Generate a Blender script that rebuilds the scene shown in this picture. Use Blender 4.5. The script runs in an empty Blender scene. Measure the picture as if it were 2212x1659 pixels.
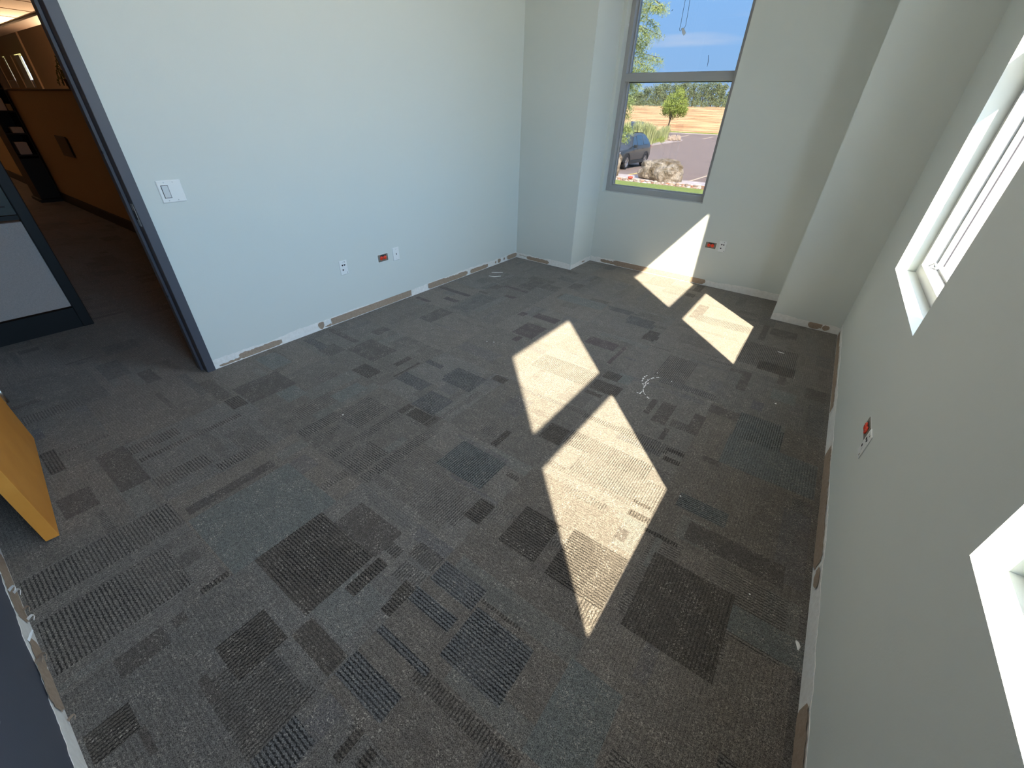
import bpy, bmesh, math, random
from mathutils import Matrix, Vector, noise as mnoise

# ---------------------------------------------------------------- camera
S = bpy.context.scene
ROT = ((0.8104243489963077, 0.5850427613260006, 0.030616041121585794),
       (0.3419755136354567, -0.4299920929015415, -0.8355594222530895),
       (-0.4756733360486754, 0.6876276372152296, -0.5485463607664567))   # world -> (right, down, forward)
EYE = Vector((3.15108975, -4.5444869, 1.5823031))
FPX = 36 and 14.33439955 / 36 * 2212
cd = bpy.data.cameras.new('camera'); cd.lens = 14.33439955; cd.sensor_width = 36; cd.sensor_fit = 'HORIZONTAL'
cd.clip_start = 0.03; cd.clip_end = 900
cam = bpy.data.objects.new('camera', cd); S.collection.objects.link(cam); S.camera = cam
r, d, f = (Vector(v) for v in ROT)
cam.matrix_world = Matrix(((r.x, -d.x, -f.x, EYE.x), (r.y, -d.y, -f.y, EYE.y), (r.z, -d.z, -f.z, EYE.z), (0, 0, 0, 1)))

def at(px, py, ax, val):
    """the point of the plane (axis ax = val) seen at a pixel of the 2212 x 1659 frame"""
    a, b = (px - 1106) / FPX, (py - 829.5) / FPX
    v = r * a + d * b + f
    return EYE + v * ((val - EYE[ax]) / v[ax])

# ---------------------------------------------------------------- view, sky, sun
S.view_settings.view_transform = 'Standard'; S.view_settings.look = 'None'
S.view_settings.gamma = 1; S.view_settings.use_curve_mapping = False
S.view_settings.exposure = 0.72
S.cycles.max_bounces = 14; S.cycles.diffuse_bounces = 10; S.cycles.transparent_max_bounces = 24
S.cycles.sample_clamp_indirect = 12
SKY = 3.6; SUN = 42.0
W = bpy.data.worlds.new('sky'); S.world = W; W.use_nodes = True
nt = W.node_tree; nt.nodes.clear()
def N(nt, t, **k):
    n = nt.nodes.new(t)
    for a, b in k.items(): setattr(n, a, b)
    return n
tc = N(nt, 'ShaderNodeTexCoord'); sp = N(nt, 'ShaderNodeSeparateXYZ'); nt.links.new(tc.outputs['Generated'], sp.inputs[0])
rp = N(nt, 'ShaderNodeValToRGB'); nt.links.new(sp.outputs['Z'], rp.inputs[0])
e = rp.color_ramp.elements
e[0].position = 0.0; e[0].color = (1.15, 1.35, 1.65, 1); e[1].position = 1.0; e[1].color = (1.45, 1.9, 2.8, 1)
for p, c in ((.05, (.66, 1.2, 1.9, 1)), (.28, (.56, 1.24, 2.25, 1)), (.5, (1.4, 1.9, 2.8, 1))):
    q = e.new(p); q.color = c
mp = N(nt, 'ShaderNodeMapping'); mp.inputs['Scale'].default_value = (2.2, 2.2, 26)
nt.links.new(tc.outputs['Generated'], mp.inputs[0])
nz = N(nt, 'ShaderNodeTexNoise'); nz.inputs['Scale'].default_value = 1.6; nz.inputs['Detail'].default_value = 4
nt.links.new(mp.outputs[0], nz.inputs[0])
cr = N(nt, 'ShaderNodeMapRange'); cr.inputs[1].default_value = .55; cr.inputs[2].default_value = .75
cr.inputs[3].default_value = 0; cr.inputs[4].default_value = .5
nt.links.new(nz.outputs[0], cr.inputs[0])
mx = N(nt, 'ShaderNodeMix', data_type='RGBA'); nt.links.new(cr.outputs[0], mx.inputs[0]); nt.links.new(rp.outputs[0], mx.inputs[6])
mx.inputs[7].default_value = (1.6, 1.75, 1.9, 1)
bg = N(nt, 'ShaderNodeBackground'); bg.inputs[1].default_value = SKY; nt.links.new(mx.outputs[2], bg.inputs[0])
wo = N(nt, 'ShaderNodeOutputWorld'); nt.links.new(bg.outputs[0], wo.inputs[0])

sd = bpy.data.lights.new('sun', 'SUN'); sd.energy = SUN; sd.angle = math.radians(.6); sd.color = (1, .92, .78)
so = bpy.data.objects.new('sun', sd); S.collection.objects.link(so)
so.rotation_euler = Vector((-1, 1.065, -1.30)).to_track_quat('-Z', 'Y').to_euler()
so.location = (12, -8, 14)

# ---------------------------------------------------------------- helpers
C = S.collection
rnd = random.Random(7)
def tag(o, label=None, cat=None, group=None, kind=None):
    if label: o['label'] = label
    if cat: o['category'] = cat
    if group: o['group'] = group
    if kind: o['kind'] = kind
    return o
class MB:
    def __init__(s): s.v = []; s.f = []; s.sm = []
    def add(s, vs, fs, smooth=False):
        n = len(s.v); s.v += [tuple(v) for v in vs]
        for q in fs: s.f.append(tuple(i + n for i in q)); s.sm.append(smooth)
        return s
    def box(s, x0, x1, y0, y1, z0, z1, M=None):
        vs = [(x, y, z) for z in (z0, z1) for y in (y0, y1) for x in (x0, x1)]
        if M: vs = [M @ Vector(v) for v in vs]
        return s.add(vs, [(0, 2, 3, 1), (4, 5, 7, 6), (0, 1, 5, 4), (2, 6, 7, 3), (0, 4, 6, 2), (1, 3, 7, 5)])
    def prism(s, poly, z0, z1, M=None):
        """polygon in local xy, extruded along local z"""
        n = len(poly); vs = [Vector((a, b, z0)) for a, b in poly] + [Vector((a, b, z1)) for a, b in poly]
        if M: vs = [M @ v for v in vs]
        return s.add(vs, [tuple(reversed(range(n))), tuple(range(n, 2 * n))] + [(i, (i + 1) % n, n + (i + 1) % n, n + i) for i in range(n)])
    def tube(s, pts, rad, n=8, cap=True):
        pts = [Vector(p) for p in pts]; rs = rad if isinstance(rad, (list, tuple)) else [rad] * len(pts)
        vs = []; up = None
        for i, p in enumerate(pts):
            t = (pts[min(i + 1, len(pts) - 1)] - pts[max(i - 1, 0)]).normalized()
            if up is None: up = t.orthogonal().normalized()
            up = (up - t * up.dot(t)).normalized(); w = t.cross(up)
            for k in range(n):
                a = 2 * math.pi * k / n; vs.append(p + (up * math.cos(a) + w * math.sin(a)) * rs[i])
        fs = [(i * n + k, i * n + (k + 1) % n, (i + 1) * n + (k + 1) % n, (i + 1) * n + k) for i in range(len(pts) - 1) for k in range(n)]
        if cap: fs += [tuple(reversed(range(n))), tuple(range((len(pts) - 1) * n, len(pts) * n))]
        return s.add(vs, fs, True)
    def lathe(s, prof, n=20, M=None, smooth=True):
        vs = []
        for rr, z in prof:
            for k in range(n):
                a = 2 * math.pi * k / n; v = Vector((rr * math.cos(a), rr * math.sin(a), z)); vs.append(M @ v if M else v)
        m = len(prof)
        fs = [(i * n + k, i * n + (k + 1) % n, (i + 1) * n + (k + 1) % n, (i + 1) * n + k) for i in range(m - 1) for k in range(n)]
        fs += [tuple(reversed(range(n))), tuple(range((m - 1) * n, m * n))]
        return s.add(vs, fs, smooth)
    def build(s, name, mat, parent=None, bevel=0, shift=None):
        me = bpy.data.meshes.new(name); vs = s.v
        if shift: vs = [(a - shift[0], b - shift[1], c - shift[2]) for a, b, c in vs]
        me.from_pydata(vs, [], s.f)
        for p, k in zip(me.polygons, s.sm): p.use_smooth = k
        if mat: me.materials.append(mat)
        me.update()
        if name not in ('floor',):
            bm = bmesh.new(); bm.from_mesh(me); bmesh.ops.recalc_face_normals(bm, faces=bm.faces); bm.to_mesh(me); bm.free()
        o = bpy.data.objects.new(name, me); C.objects.link(o)
        if parent: o.parent = parent
        if bevel:
            b = o.modifiers.new('bevel', 'BEVEL'); b.width = bevel; b.segments = 2; b.limit_method = 'ANGLE'
        return o
def empty(name, loc, rz=0, **k):
    o = bpy.data.objects.new(name, None); C.objects.link(o); o.location = loc; o.rotation_euler = (0, 0, rz); o.empty_display_size = .1
    return tag(o, **k)
def copy_tree(o, parent=None):
    c = o.copy(); C.objects.link(c)
    if parent: c.parent = parent; c.matrix_parent_inverse = o.matrix_parent_inverse
    for ch in list(KIDS.get(o.name, [])): copy_tree(ch, c)
    return c
KIDS = {}
def snap():
    KIDS.clear()
    for o in bpy.data.objects:
        if o.parent: KIDS.setdefault(o.parent.name, []).append(o)

def srgb(*c): return tuple((x / 255 / 12.92 if x <= 10 else ((x / 255 + .055) / 1.055) ** 2.4) for x in c) + (1,)
def mat(name, col, rough=.6, metal=0, noise=None, bump=None, spec=.5, coat=0, alt=None):
    m = bpy.data.materials.new(name); m.use_nodes = True; t = m.node_tree; b = t.nodes['Principled BSDF']
    b.inputs['Base Color'].default_value = col; b.inputs['Roughness'].default_value = rough; b.inputs['Metallic'].default_value = metal
    b.inputs['Specular IOR Level'].default_value = spec; b.inputs['Coat Weight'].default_value = coat
    tcn = N(t, 'ShaderNodeTexCoord')
    if noise:       # (scale, detail, amount) : albedo variation; alt = second colour
        n = N(t, 'ShaderNodeTexNoise'); n.inputs['Scale'].default_value = noise[0]; n.inputs['Detail'].default_value = noise[1]
        t.links.new(tcn.outputs['Object'], n.inputs[0])
        k = N(t, 'ShaderNodeMix', data_type='RGBA'); mr = N(t, 'ShaderNodeMapRange'); mr.inputs[1].default_value = .5 - .5 * (1.02 - noise[2]); mr.inputs[2].default_value = .5 + .5 * (1.02 - noise[2])
        t.links.new(n.outputs[0], mr.inputs[0]); t.links.new(mr.outputs[0], k.inputs[0])
        k.inputs[6].default_value = col; k.inputs[7].default_value = alt or tuple(min(1, c * 1.35) for c in col[:3]) + (1,)
        t.links.new(k.outputs[2], b.inputs['Base Color'])
    if bump:        # (scale, strength, distance)
        n2 = N(t, 'ShaderNodeTexNoise'); n2.inputs['Scale'].default_value = bump[0]; n2.inputs['Detail'].default_value = 3
        t.links.new(tcn.outputs['Object'], n2.inputs[0])
        bp = N(t, 'ShaderNodeBump'); bp.inputs['Strength'].default_value = bump[1]; bp.inputs['Distance'].default_value = bump[2]
        t.links.new(n2.outputs[0], bp.inputs['Height']); t.links.new(bp.outputs[0], b.inputs['Normal'])
    return m
def lamp_mat(name, col, st):
    m = bpy.data.materials.new(name); m.use_nodes = True; t = m.node_tree; t.nodes.clear()
    e = N(t, 'ShaderNodeEmission'); e.inputs[0].default_value = col; e.inputs[1].default_value = st
    o = N(t, 'ShaderNodeOutputMaterial'); t.links.new(e.outputs[0], o.inputs[0]); return m
def glass_mat(name, tint):
    m = bpy.data.materials.new(name); m.use_nodes = True; t = m.node_tree; t.nodes.clear()
    tr = N(t, 'ShaderNodeBsdfTransparent'); tr.inputs[0].default_value = tint
    gl = N(t, 'ShaderNodeBsdfGlossy'); gl.inputs['Roughness'].default_value = .02
    fr = N(t, 'ShaderNodeFresnel'); fr.inputs[0].default_value = 1.45
    mn = N(t, 'ShaderNodeMath', operation='MULTIPLY'); mn.inputs[1].default_value = .5; t.links.new(fr.outputs[0], mn.inputs[0])
    mi = N(t, 'ShaderNodeMixShader'); t.links.new(mn.outputs[0], mi.inputs[0]); t.links.new(tr.outputs[0], mi.inputs[1]); t.links.new(gl.outputs[0], mi.inputs[2])
    o = N(t, 'ShaderNodeOutputMaterial'); t.links.new(mi.outputs[0], o.inputs[0]); return m

M = {}
M['paint'] = mat('grey_green_wall_paint', (.635, .675, .65, 1), .62, bump=(170, .12, .002), spec=.3)
M['navy'] = mat('dark_navy_wall_paint', (.075, .085, .115, 1), .5, bump=(170, .12, .002))
M['ceil'] = mat('white_ceiling_tile', (.80, .79, .77, 1), .9, noise=(60, 3, .4), bump=(90, .5, .003))
M['ext'] = mat('tan_stucco', (.4, .35, .28, 1), .9, noise=(30, 3, .3))
M['alu'] = mat('grey_painted_aluminium', (.36, .37, .375, 1), .38, metal=.0, spec=.5, bump=(300, .03, .001))
M['gasket'] = mat('black_rubber_gasket', (.02, .02, .03, 1), .7)
M['glass_dimmed'] = glass_mat('view_dimming_glass', (.268, .265, .271, 1))  # dark tint added to the far panes only to dim the outdoor view
M['glass'] = glass_mat('clear_window_glass', (.93, .91, .855, 1))
M['jamb'] = mat('charcoal_door_frame_paint', (.07, .075, .095, 1), .42, bump=(120, .1, .001))
M['oak'] = mat('honey_wood_veneer', (.62, .25, .04, 1), .5, noise=(6, 4, .5), alt=(.72, .32, .06, 1), spec=.25)
M['chrome'] = mat('brushed_nickel', (.6, .6, .58, 1), .3, metal=1, bump=(400, .05, .001))
M['plate'] = mat('white_plastic_plate', (.78, .80, .80, 1), .35, bump=(200, .02, .001))
M['rocker'] = mat('grey_white_rocker_plastic', (.60, .63, .65, 1), .35, bump=(200, .02, .001))
M['hole'] = mat('dark_socket_hole', (.02, .02, .025, 1), .6, bump=(200, .02, .001))
M['steelplate'] = mat('bare_grey_box_steel', (.22, .20, .17, 1), .5, metal=.4, noise=(80, 2, .4))
M['orange'] = mat('orange_receptacle_plastic', (.85, .06, .02, 1), .4, bump=(200, .02, .001))
M['mud'] = mat('white_drywall_mud', (.74, .73, .70, 1), .9, noise=(38, 5, .55), alt=(.84, .84, .82, 1), bump=(60, .6, .004))
M['paper'] = mat('torn_brown_drywall_paper', (.30, .22, .16, 1), .95, noise=(70, 4, .5), alt=(.40, .31, .235, 1), bump=(120, .6, .003))
M['flake'] = mat('white_plaster', (.85, .85, .82, 1), .8, bump=(90, .3, .002))
# ---------------------------------------------------------------- room shell
def st(o): o['kind'] = 'structure'; return o
H = 3.30
XR, XO = 3.638, 3.95         # right wall, inner and outer face
YF, YO = 0.543, 0.86         # window wall, inner and outer face
YN = -4.923
SILL, HEAD = 0.853, 3.10
def wallbox(name, boxes, m=None):
    b = MB()
    for q in boxes: b.box(*q)
    return st(b.build(name, m or M['paint']))
wallbox('wall_left', [(-.13, 0, -3.75, 0.0, 0, H), (-.13, 0, YN, -4.735, 0, H), (-.13, 0, -4.735, -3.75, 2.16, H)])
wallbox('wall_pier_left', [(-.13, .824, 0, YF, 0, H)])
wallbox('wall_far', [(-.13, .864, YF, YO, 0, H), (2.05, XR, YF, YO, 0, H), (.864, 2.05, YF, YO, 0, SILL), (.864, 2.05, YF, YO, HEAD, H)])
wallbox('wall_pier_right', [(3.082, XR, -.033, YF, 0, H)])
W2, W1 = (-2.265, -1.047), (-4.785, -3.563)
wallbox('wall_right', [(XR, XO, W2[1], YO, 0, H), (XR, XO, W1[1], W2[0], 0, H), (XR, XO, -5.05, W1[0], 0, H),
                       (XR, XO, W2[0], W2[1], 0, SILL), (XR, XO, W1[0], W1[1], 0, SILL), (XR, XO, W2[0], W2[1], HEAD, H), (XR, XO, W1[0], W1[1], HEAD, H)])
wallbox('wall_near', [(-.13, XR, -5.05, YN, 0, H)], M['navy'])
wallbox('ceiling', [(-.13, XO, -5.05, YO, H, H + .1)], M['ceil'])
wallbox('trim_4', [(-30.2, XO + .3, -8.4, YO + .05, 3.75, 3.95)], M['ext'])            # roof slab

# ---- carpet: every tile is cut into its woven rectangles
PATCH = "B 3.14 -3.11 3.54 -2.99;T 1.29 -4.40 1.72 -3.93;T 0.92 -3.43 1.04 -3.22;T 0.62 -3.63 0.78 -3.50;T 0.07 -3.49 0.32 -3.34;T 3.29 -1.59 3.44 -1.43;T 2.33 -2.06 2.44 -1.93;T 2.97 -4.16 3.16 -3.85;T 3.39 -3.42 3.64 -3.30;T 1.19 -0.94 1.69 -0.75;T 2.07 -2.29 2.11 -2.21;B 0.35 -3.78 0.61 -3.48;B 0.46 -4.52 0.86 -4.40;B -0.88 -4.35 -0.86 -4.19;B -1.37 -4.51 -1.30 -4.40;B 0.68 -4.72 0.86 -4.60;B 1.20 -4.38 1.26 -3.98;B 1.72 -4.79 1.81 -4.65;B 1.72 -4.62 1.77 -4.58;B 2.01 -4.65 2.12 -4.62;B 2.01 -4.81 2.11 -4.79;B 1.82 -4.01 2.11 -3.86;B 0.46 -2.97 0.78 -2.74;B 0.35 -2.66 0.45 -2.52;B 0.05 -2.87 0.42 -2.82;B 0.45 -2.20 0.61 -1.90;B 0.66 -0.92 0.84 -0.63;B 1.11 -0.58 1.24 -0.38;B 0.45 -1.15 0.55 -1.02;B 0.44 -1.33 0.55 -1.28;B 0.83 -0.12 0.98 -0.04;M 0.29 -1.71 0.46 -1.64;M 0.03 -1.51 0.45 -1.45;M 0.06 -1.88 0.25 -1.83;M 0.73 -1.25 0.85 -1.19;M 0.55 -1.02 0.86 -0.97;M 1.11 -1.55 1.18 -1.46;M 1.25 -1.50 1.50 -1.39;M 1.29 -1.89 1.50 -1.63;M 1.37 -2.01 1.43 -1.91;M 1.88 -1.65 2.14 -1.51;M 2.18 -1.86 2.21 -1.51;B 3.30 -1.34 3.35 -1.06;B 3.06 -0.62 3.11 -0.23;B 3.13 -0.43 3.34 -0.26;B 3.51 -1.34 3.57 -1.29;B 3.58 -1.33 3.61 -1.28;B 2.98 -1.36 3.07 -1.31;B 3.07 -1.61 3.13 -1.30;B 3.07 -2.53 3.16 -2.48;B 2.92 -2.32 2.99 -2.10;B 2.71 -2.35 2.80 -2.09;B 2.81 -2.50 2.84 -2.37;B 2.64 -2.30 2.68 -2.11;B 2.98 -2.02 3.16 -1.92;N 3.20 -1.80 3.27 -1.69;B 2.88 -3.30 2.93 -3.23;B 2.43 -0.51 2.53 -0.11;kX 0.21 -4.69 0.45 -4.63;kXn 0.45 -3.88 0.59 -3.79;gX 0.50 -4.40 0.59 -4.17;gX 0.65 -4.39 0.69 -3.88;gX 0.87 -4.40 0.98 -4.16;gXn 1.01 -4.17 1.08 -3.90;gX 1.10 -4.91 1.28 -4.41;gX 1.36 -4.91 1.63 -4.51;kX 1.68 -4.51 1.71 -4.41;gX 1.09 -3.77 1.18 -3.52;gX 1.12 -3.53 1.34 -3.28;gX 1.22 -3.77 1.26 -3.58;gX 1.39 -3.77 1.45 -3.28;kY 1.46 -3.26 1.61 -3.17;kY 1.39 -3.27 1.44 -3.17;kY 1.62 -3.26 1.64 -3.17;gX 1.49 -3.76 1.65 -3.55;gX 1.67 -3.77 1.74 -3.27;gXw 1.74 -3.66 1.94 -3.38;gYw 1.72 -3.74 2.22 -3.69;gYw 1.74 -3.56 2.45 -3.48;kX 1.72 -4.32 2.10 -4.01;kX 2.12 -4.17 2.18 -4.00;kX 2.31 -4.13 2.35 -4.00;kX 1.05 -3.01 1.07 -2.76;kX 0.92 -2.90 0.97 -2.75;kX 0.75 -3.14 0.94 -3.02;bX 0.06 -3.10 0.32 -3.03;bX 1.40 -3.16 1.60 -2.97;bX 1.08 -3.02 1.34 -2.91;bX 1.08 -2.73 1.24 -2.68;bX 1.35 -2.83 1.61 -2.78;bX 1.33 -2.79 1.61 -2.63;kX 1.62 -2.60 1.73 -2.53;bY 2.00 -1.04 2.25 -0.93;bY 1.74 -0.86 1.96 -0.77;kY 2.24 -2.07 2.35 -1.98;kY 2.23 -2.26 2.43 -2.12;kY 2.23 -1.23 2.36 -1.15;gY 1.73 -2.26 2.23 -2.04;gY 1.98 -0.00 2.21 0.28;gY 1.74 0.16 2.00 0.54;kY 2.25 0.27 2.33 0.52;kY 2.23 0.04 2.32 0.16;gY 2.50 -0.55 2.97 -0.39;bY 1.97 -0.99 2.22 -0.85;bY 1.71 -0.80 1.97 -0.76;kY 2.24 -1.27 2.34 -1.10;kY 2.24 -1.11 2.34 -1.06;gY 2.53 -1.79 2.76 -1.41;gY 2.35 -1.36 2.52 -1.34;gY 2.97 -0.98 3.39 -0.71;gY 2.98 -1.16 3.40 -1.02;gY 2.97 -1.13 3.39 -0.72;kY 3.14 -1.19 3.39 -1.03;tY 3.16 -2.02 3.40 -1.89;tY 3.16 -2.23 3.42 -1.96;tYw 3.15 -2.48 3.61 -2.18;kY 2.88 -2.57 2.98 -2.54;gY 2.75 -2.61 2.90 -2.58;kY 2.89 -2.66 2.98 -2.62;tX 3.05 -2.94 3.28 -2.84;kY 2.98 -3.18 3.13 -3.16;kYw 3.06 -3.64 3.39 -3.26;kX 2.72 -3.64 2.98 -3.37;bX 2.36 -3.94 2.58 -3.84;bX 2.59 -4.12 2.85 -3.91;bX 2.34 -4.05 2.56 -3.99;kX 2.26 -3.62 2.35 -3.49;kX 2.29 -4.08 2.35 -4.00;tY 1.91 -3.45 2.22 -3.22;kX 2.05 -3.15 2.09 -2.99;kX 2.23 -2.92 2.37 -2.76;kX 2.23 -2.33 2.35 -2.29;kY 2.24 -2.07 2.36 -1.96;gY 2.34 -2.59 2.74 -2.54;gY 2.36 -2.88 2.87 -2.74;gYw 2.38 -3.09 2.88 -3.05;kY 2.87 -3.05 2.96 -3.03;kY 2.88 -3.14 2.98 -3.10;kX 2.47 -3.63 2.66 -3.39;kY 1.95 -4.57 2.12 -4.40;kXw 2.12 -4.39 2.34 -4.31;bX 2.35 -4.37 2.58 -4.28;bX 2.35 -4.20 2.60 -4.17;bXn 2.35 -4.65 2.46 -4.51;kX 2.53 -4.50 2.56 -4.41;kX 2.60 -4.47 2.63 -4.42;kY 1.90 -4.91 2.01 -4.80;kX 2.30 -4.14 2.35 -4.01;B -0.47 -4.69 -0.42 -4.56;N -0.08 -4.67 0.05 -4.63;B -0.36 -4.09 -0.15 -4.01"
traced = []
for q in PATCH.split(';'):
    a = q.split(' '); traced.append((a[0],) + tuple(float(v) for v in a[1:]))
T = .63
BASE = {k_: tuple(v_ * 1.66 for v_ in c_) for k_, c_ in {'g': (.082, .0755, .068), 'B': (.048, .043, .039), 'M': (.044, .036, .035), 'N': (.052, .051, .055), 'T': (.071, .075, .0715),
        'k': (.050, .044, .038), 't': (.065, .070, .069), 'b': (.064, .0645, .0645)}.items()}
def style(s):
    col = BASE[s[0]]; k = .9
    if 'w' in s: k = .45
    if len(s) == 1: return col, 0, 0
    return col, (k if s[1] == 'X' else 0), (k if s[1] == 'Y' else 0)
fv, ff, fcol, fst = [], [], [], []
rc = random.Random(11)
for i in range(-48, 7):
    for j in range(-14, 7):
        x0 = 2.98 + (i - 5) * T; y0 = -3.78 + (j - 6 + 6) * T - 0 * T
        x1, y1 = x0 + T, y0 + T
        cx0, cx1 = max(x0, -29.9), min(x1, 3.70); cy0, cy1 = max(y0, -8.1), min(y1, .56)
        if cx1 <= cx0 or cy1 <= cy0: continue
        alongx = rc.random() < .5
        tone = rc.uniform(.88, 1.10); warm = rc.uniform(-.04, .04)
        rects = []
        # faint woven blocks of the tile itself
        for _ in range(rc.randint(4, 8)):
            w = rc.choice((.03, .05, .08, .13, .2)); l = rc.uniform(.12, .6)
            if not alongx: w, l = l, w
            a = rc.uniform(x0, x1); b = rc.uniform(y0, y1)
            kind = rc.choice(('B', 'T', 'N', 'g', 'gX', 'kX', 'gX', 'B', 'gX', 'bX'))
            if kind[-1] == 'X' and not alongx: pass
            if len(kind) == 2: kind = kind[0] + ('Y' if alongx else 'X')
            rects.append((kind + '~', a, b, min(a + l, x1), min(b + w, y1)))
        for q in traced:
            if q[1] < x1 and q[3] > x0 and q[2] < y1 and q[4] > y0: rects.append(q)
        xs = sorted({cx0, cx1} | {min(max(v, cx0), cx1) for q in rects for v in (q[1], q[3])})
        ys = sorted({cy0, cy1} | {min(max(v, cy0), cy1) for q in rects for v in (q[2], q[4])})
        for a0, a1 in zip(xs, xs[1:]):
            if a1 - a0 < 1e-5: continue
            for b0, b1 in zip(ys, ys[1:]):
                if b1 - b0 < 1e-5: continue
                mx_, my_ = (a0 + a1) / 2, (b0 + b1) / 2
                col = [c * tone for c in BASE['g']]; col[0] *= 1 + warm; col[2] *= 1 - warm; sx, sy = (.22, 0) if alongx else (0, .22)
                for q in rects:
                    if q[1] < mx_ < q[3] and q[2] < my_ < q[4]:
                        c, a, b = style(q[0].rstrip('~'))
                        if q[0].endswith('~'):
                            col = [u * .55 + v * .45 for u, v in zip(col, c)]; sx, sy = a * .75, b * .75
                        else: col = list(c); sx, sy = a, b
                n = len(fv); fv += [(a0, b0, 0), (a1, b0, 0), (a1, b1, 0), (a0, b1, 0)]; ff.append((n, n + 1, n + 2, n + 3))
                fcol.append(col); fst.append((sx, sy, 0))
b = MB(); b.v = fv; b.f = ff; b.sm = [False] * len(ff)
cm = bpy.data.materials.new('patchwork_carpet_tile'); cm.use_nodes = True; t = cm.node_tree; pb = t.nodes['Principled BSDF']
pb.inputs['Roughness'].default_value = 1; pb.inputs['Specular IOR Level'].default_value = .1
pb.inputs['Sheen Weight'].default_value = .22; pb.inputs['Sheen Roughness'].default_value = .45; pb.inputs['Sheen Tint'].default_value = (1, .95, .88, 1)
def L(a, b): t.links.new(a, b)
def math_(op, a, b=None, c=None):
    n = N(t, 'ShaderNodeMath', operation=op)
    for i, v in enumerate((a, b, c)):
        if v is None: continue
        if isinstance(v, (int, float)): n.inputs[i].default_value = v
        else: L(v, n.inputs[i])
    return n.outputs[0]
def mr_(v, a, b_, c, d_):
    n = N(t, 'ShaderNodeMapRange'); L(v, n.inputs[0])
    for i, q in zip((1, 2, 3, 4), (a, b_, c, d_)): n.inputs[i].default_value = q
    return n.outputs[0]
def nz_(sc, det=2, src=None, dist=0):
    n = N(t, 'ShaderNodeTexNoise'); n.inputs['Scale'].default_value = sc; n.inputs['Detail'].default_value = det; n.inputs['Distortion'].default_value = dist
    L(src or tcn.outputs['Object'], n.inputs[0]); return n.outputs[0]
tcn = N(t, 'ShaderNodeTexCoord'); ac = N(t, 'ShaderNodeAttribute', attribute_name='ccol'); as_ = N(t, 'ShaderNodeAttribute', attribute_name='cst')
sxy = N(t, 'ShaderNodeSeparateXYZ'); L(tcn.outputs['Object'], sxy.inputs[0]); X, Y = sxy.outputs[0], sxy.outputs[1]
ss = N(t, 'ShaderNodeSeparateXYZ'); L(as_.outputs['Vector'], ss.inputs[0])
PER = 2 * math.pi / .0125
jit = math_('MULTIPLY', math_('SUBTRACT', nz_(95, 1), .5), 3.8)
def lines(u, w, amt):
    zig = math_('MULTIPLY', math_('SINE', math_('MULTIPLY', w, 2 * math.pi / .014)), .5)
    s1 = math_('SINE', math_('ADD', math_('ADD', math_('MULTIPLY', u, PER), zig), jit))
    return math_('MULTIPLY', mr_(s1, .0, .55, 0, 1), amt)
brk = mr_(nz_(150, 1), .34, .48, .35, 1); fade = mr_(nz_(4.5, 1), .3, .55, .6, 1)
dark = math_('MULTIPLY', math_('MULTIPLY', math_('MAXIMUM', lines(Y, X, ss.outputs[0]), lines(X, Y, ss.outputs[1])), brk), fade)
pile = mr_(nz_(300, 2), .28, .72, .25, 1.8)
mott = mr_(nz_(75, 4), .3, .7, .72, 1.30)
tot = math_('MULTIPLY', math_('MULTIPLY', pile, mott), math_('SUBTRACT', 1, math_('MULTIPLY', dark, .93)))
vm = N(t, 'ShaderNodeVectorMath', operation='SCALE'); L(ac.outputs['Color'], vm.inputs[0]); L(tot, vm.inputs['Scale'])
fl = math_('MULTIPLY', math_('MULTIPLY', mr_(nz_(170, 3, dist=1.2), .57, .66, 0, 1), mr_(nz_(14, 2), .42, .60, .10, .75)), math_('SUBTRACT', 1, dark))
mixn = N(t, 'ShaderNodeMix', data_type='RGBA'); L(fl, mixn.inputs[0]); L(vm.outputs[0], mixn.inputs[6]); mixn.inputs[7].default_value = (.46, .42, .36, 1)
L(mixn.outputs[2], pb.inputs['Base Color'])
bp = N(t, 'ShaderNodeBump'); bp.inputs['Strength'].default_value = .55; bp.inputs['Distance'].default_value = .004
L(math_('SUBTRACT', nz_(330, 2), dark), bp.inputs['Height']); L(bp.outputs[0], pb.inputs['Normal'])
fo = st(b.build('floor', cm))
at_c = fo.data.attributes.new('ccol', 'FLOAT_COLOR', 'FACE'); at_s = fo.data.attributes.new('cst', 'FLOAT_VECTOR', 'FACE')
at_c.data.foreach_set('color', [v for c in fcol for v in (*c, 1)]); at_s.data.foreach_set('vector', [v for c in fst for v in c])

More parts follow.
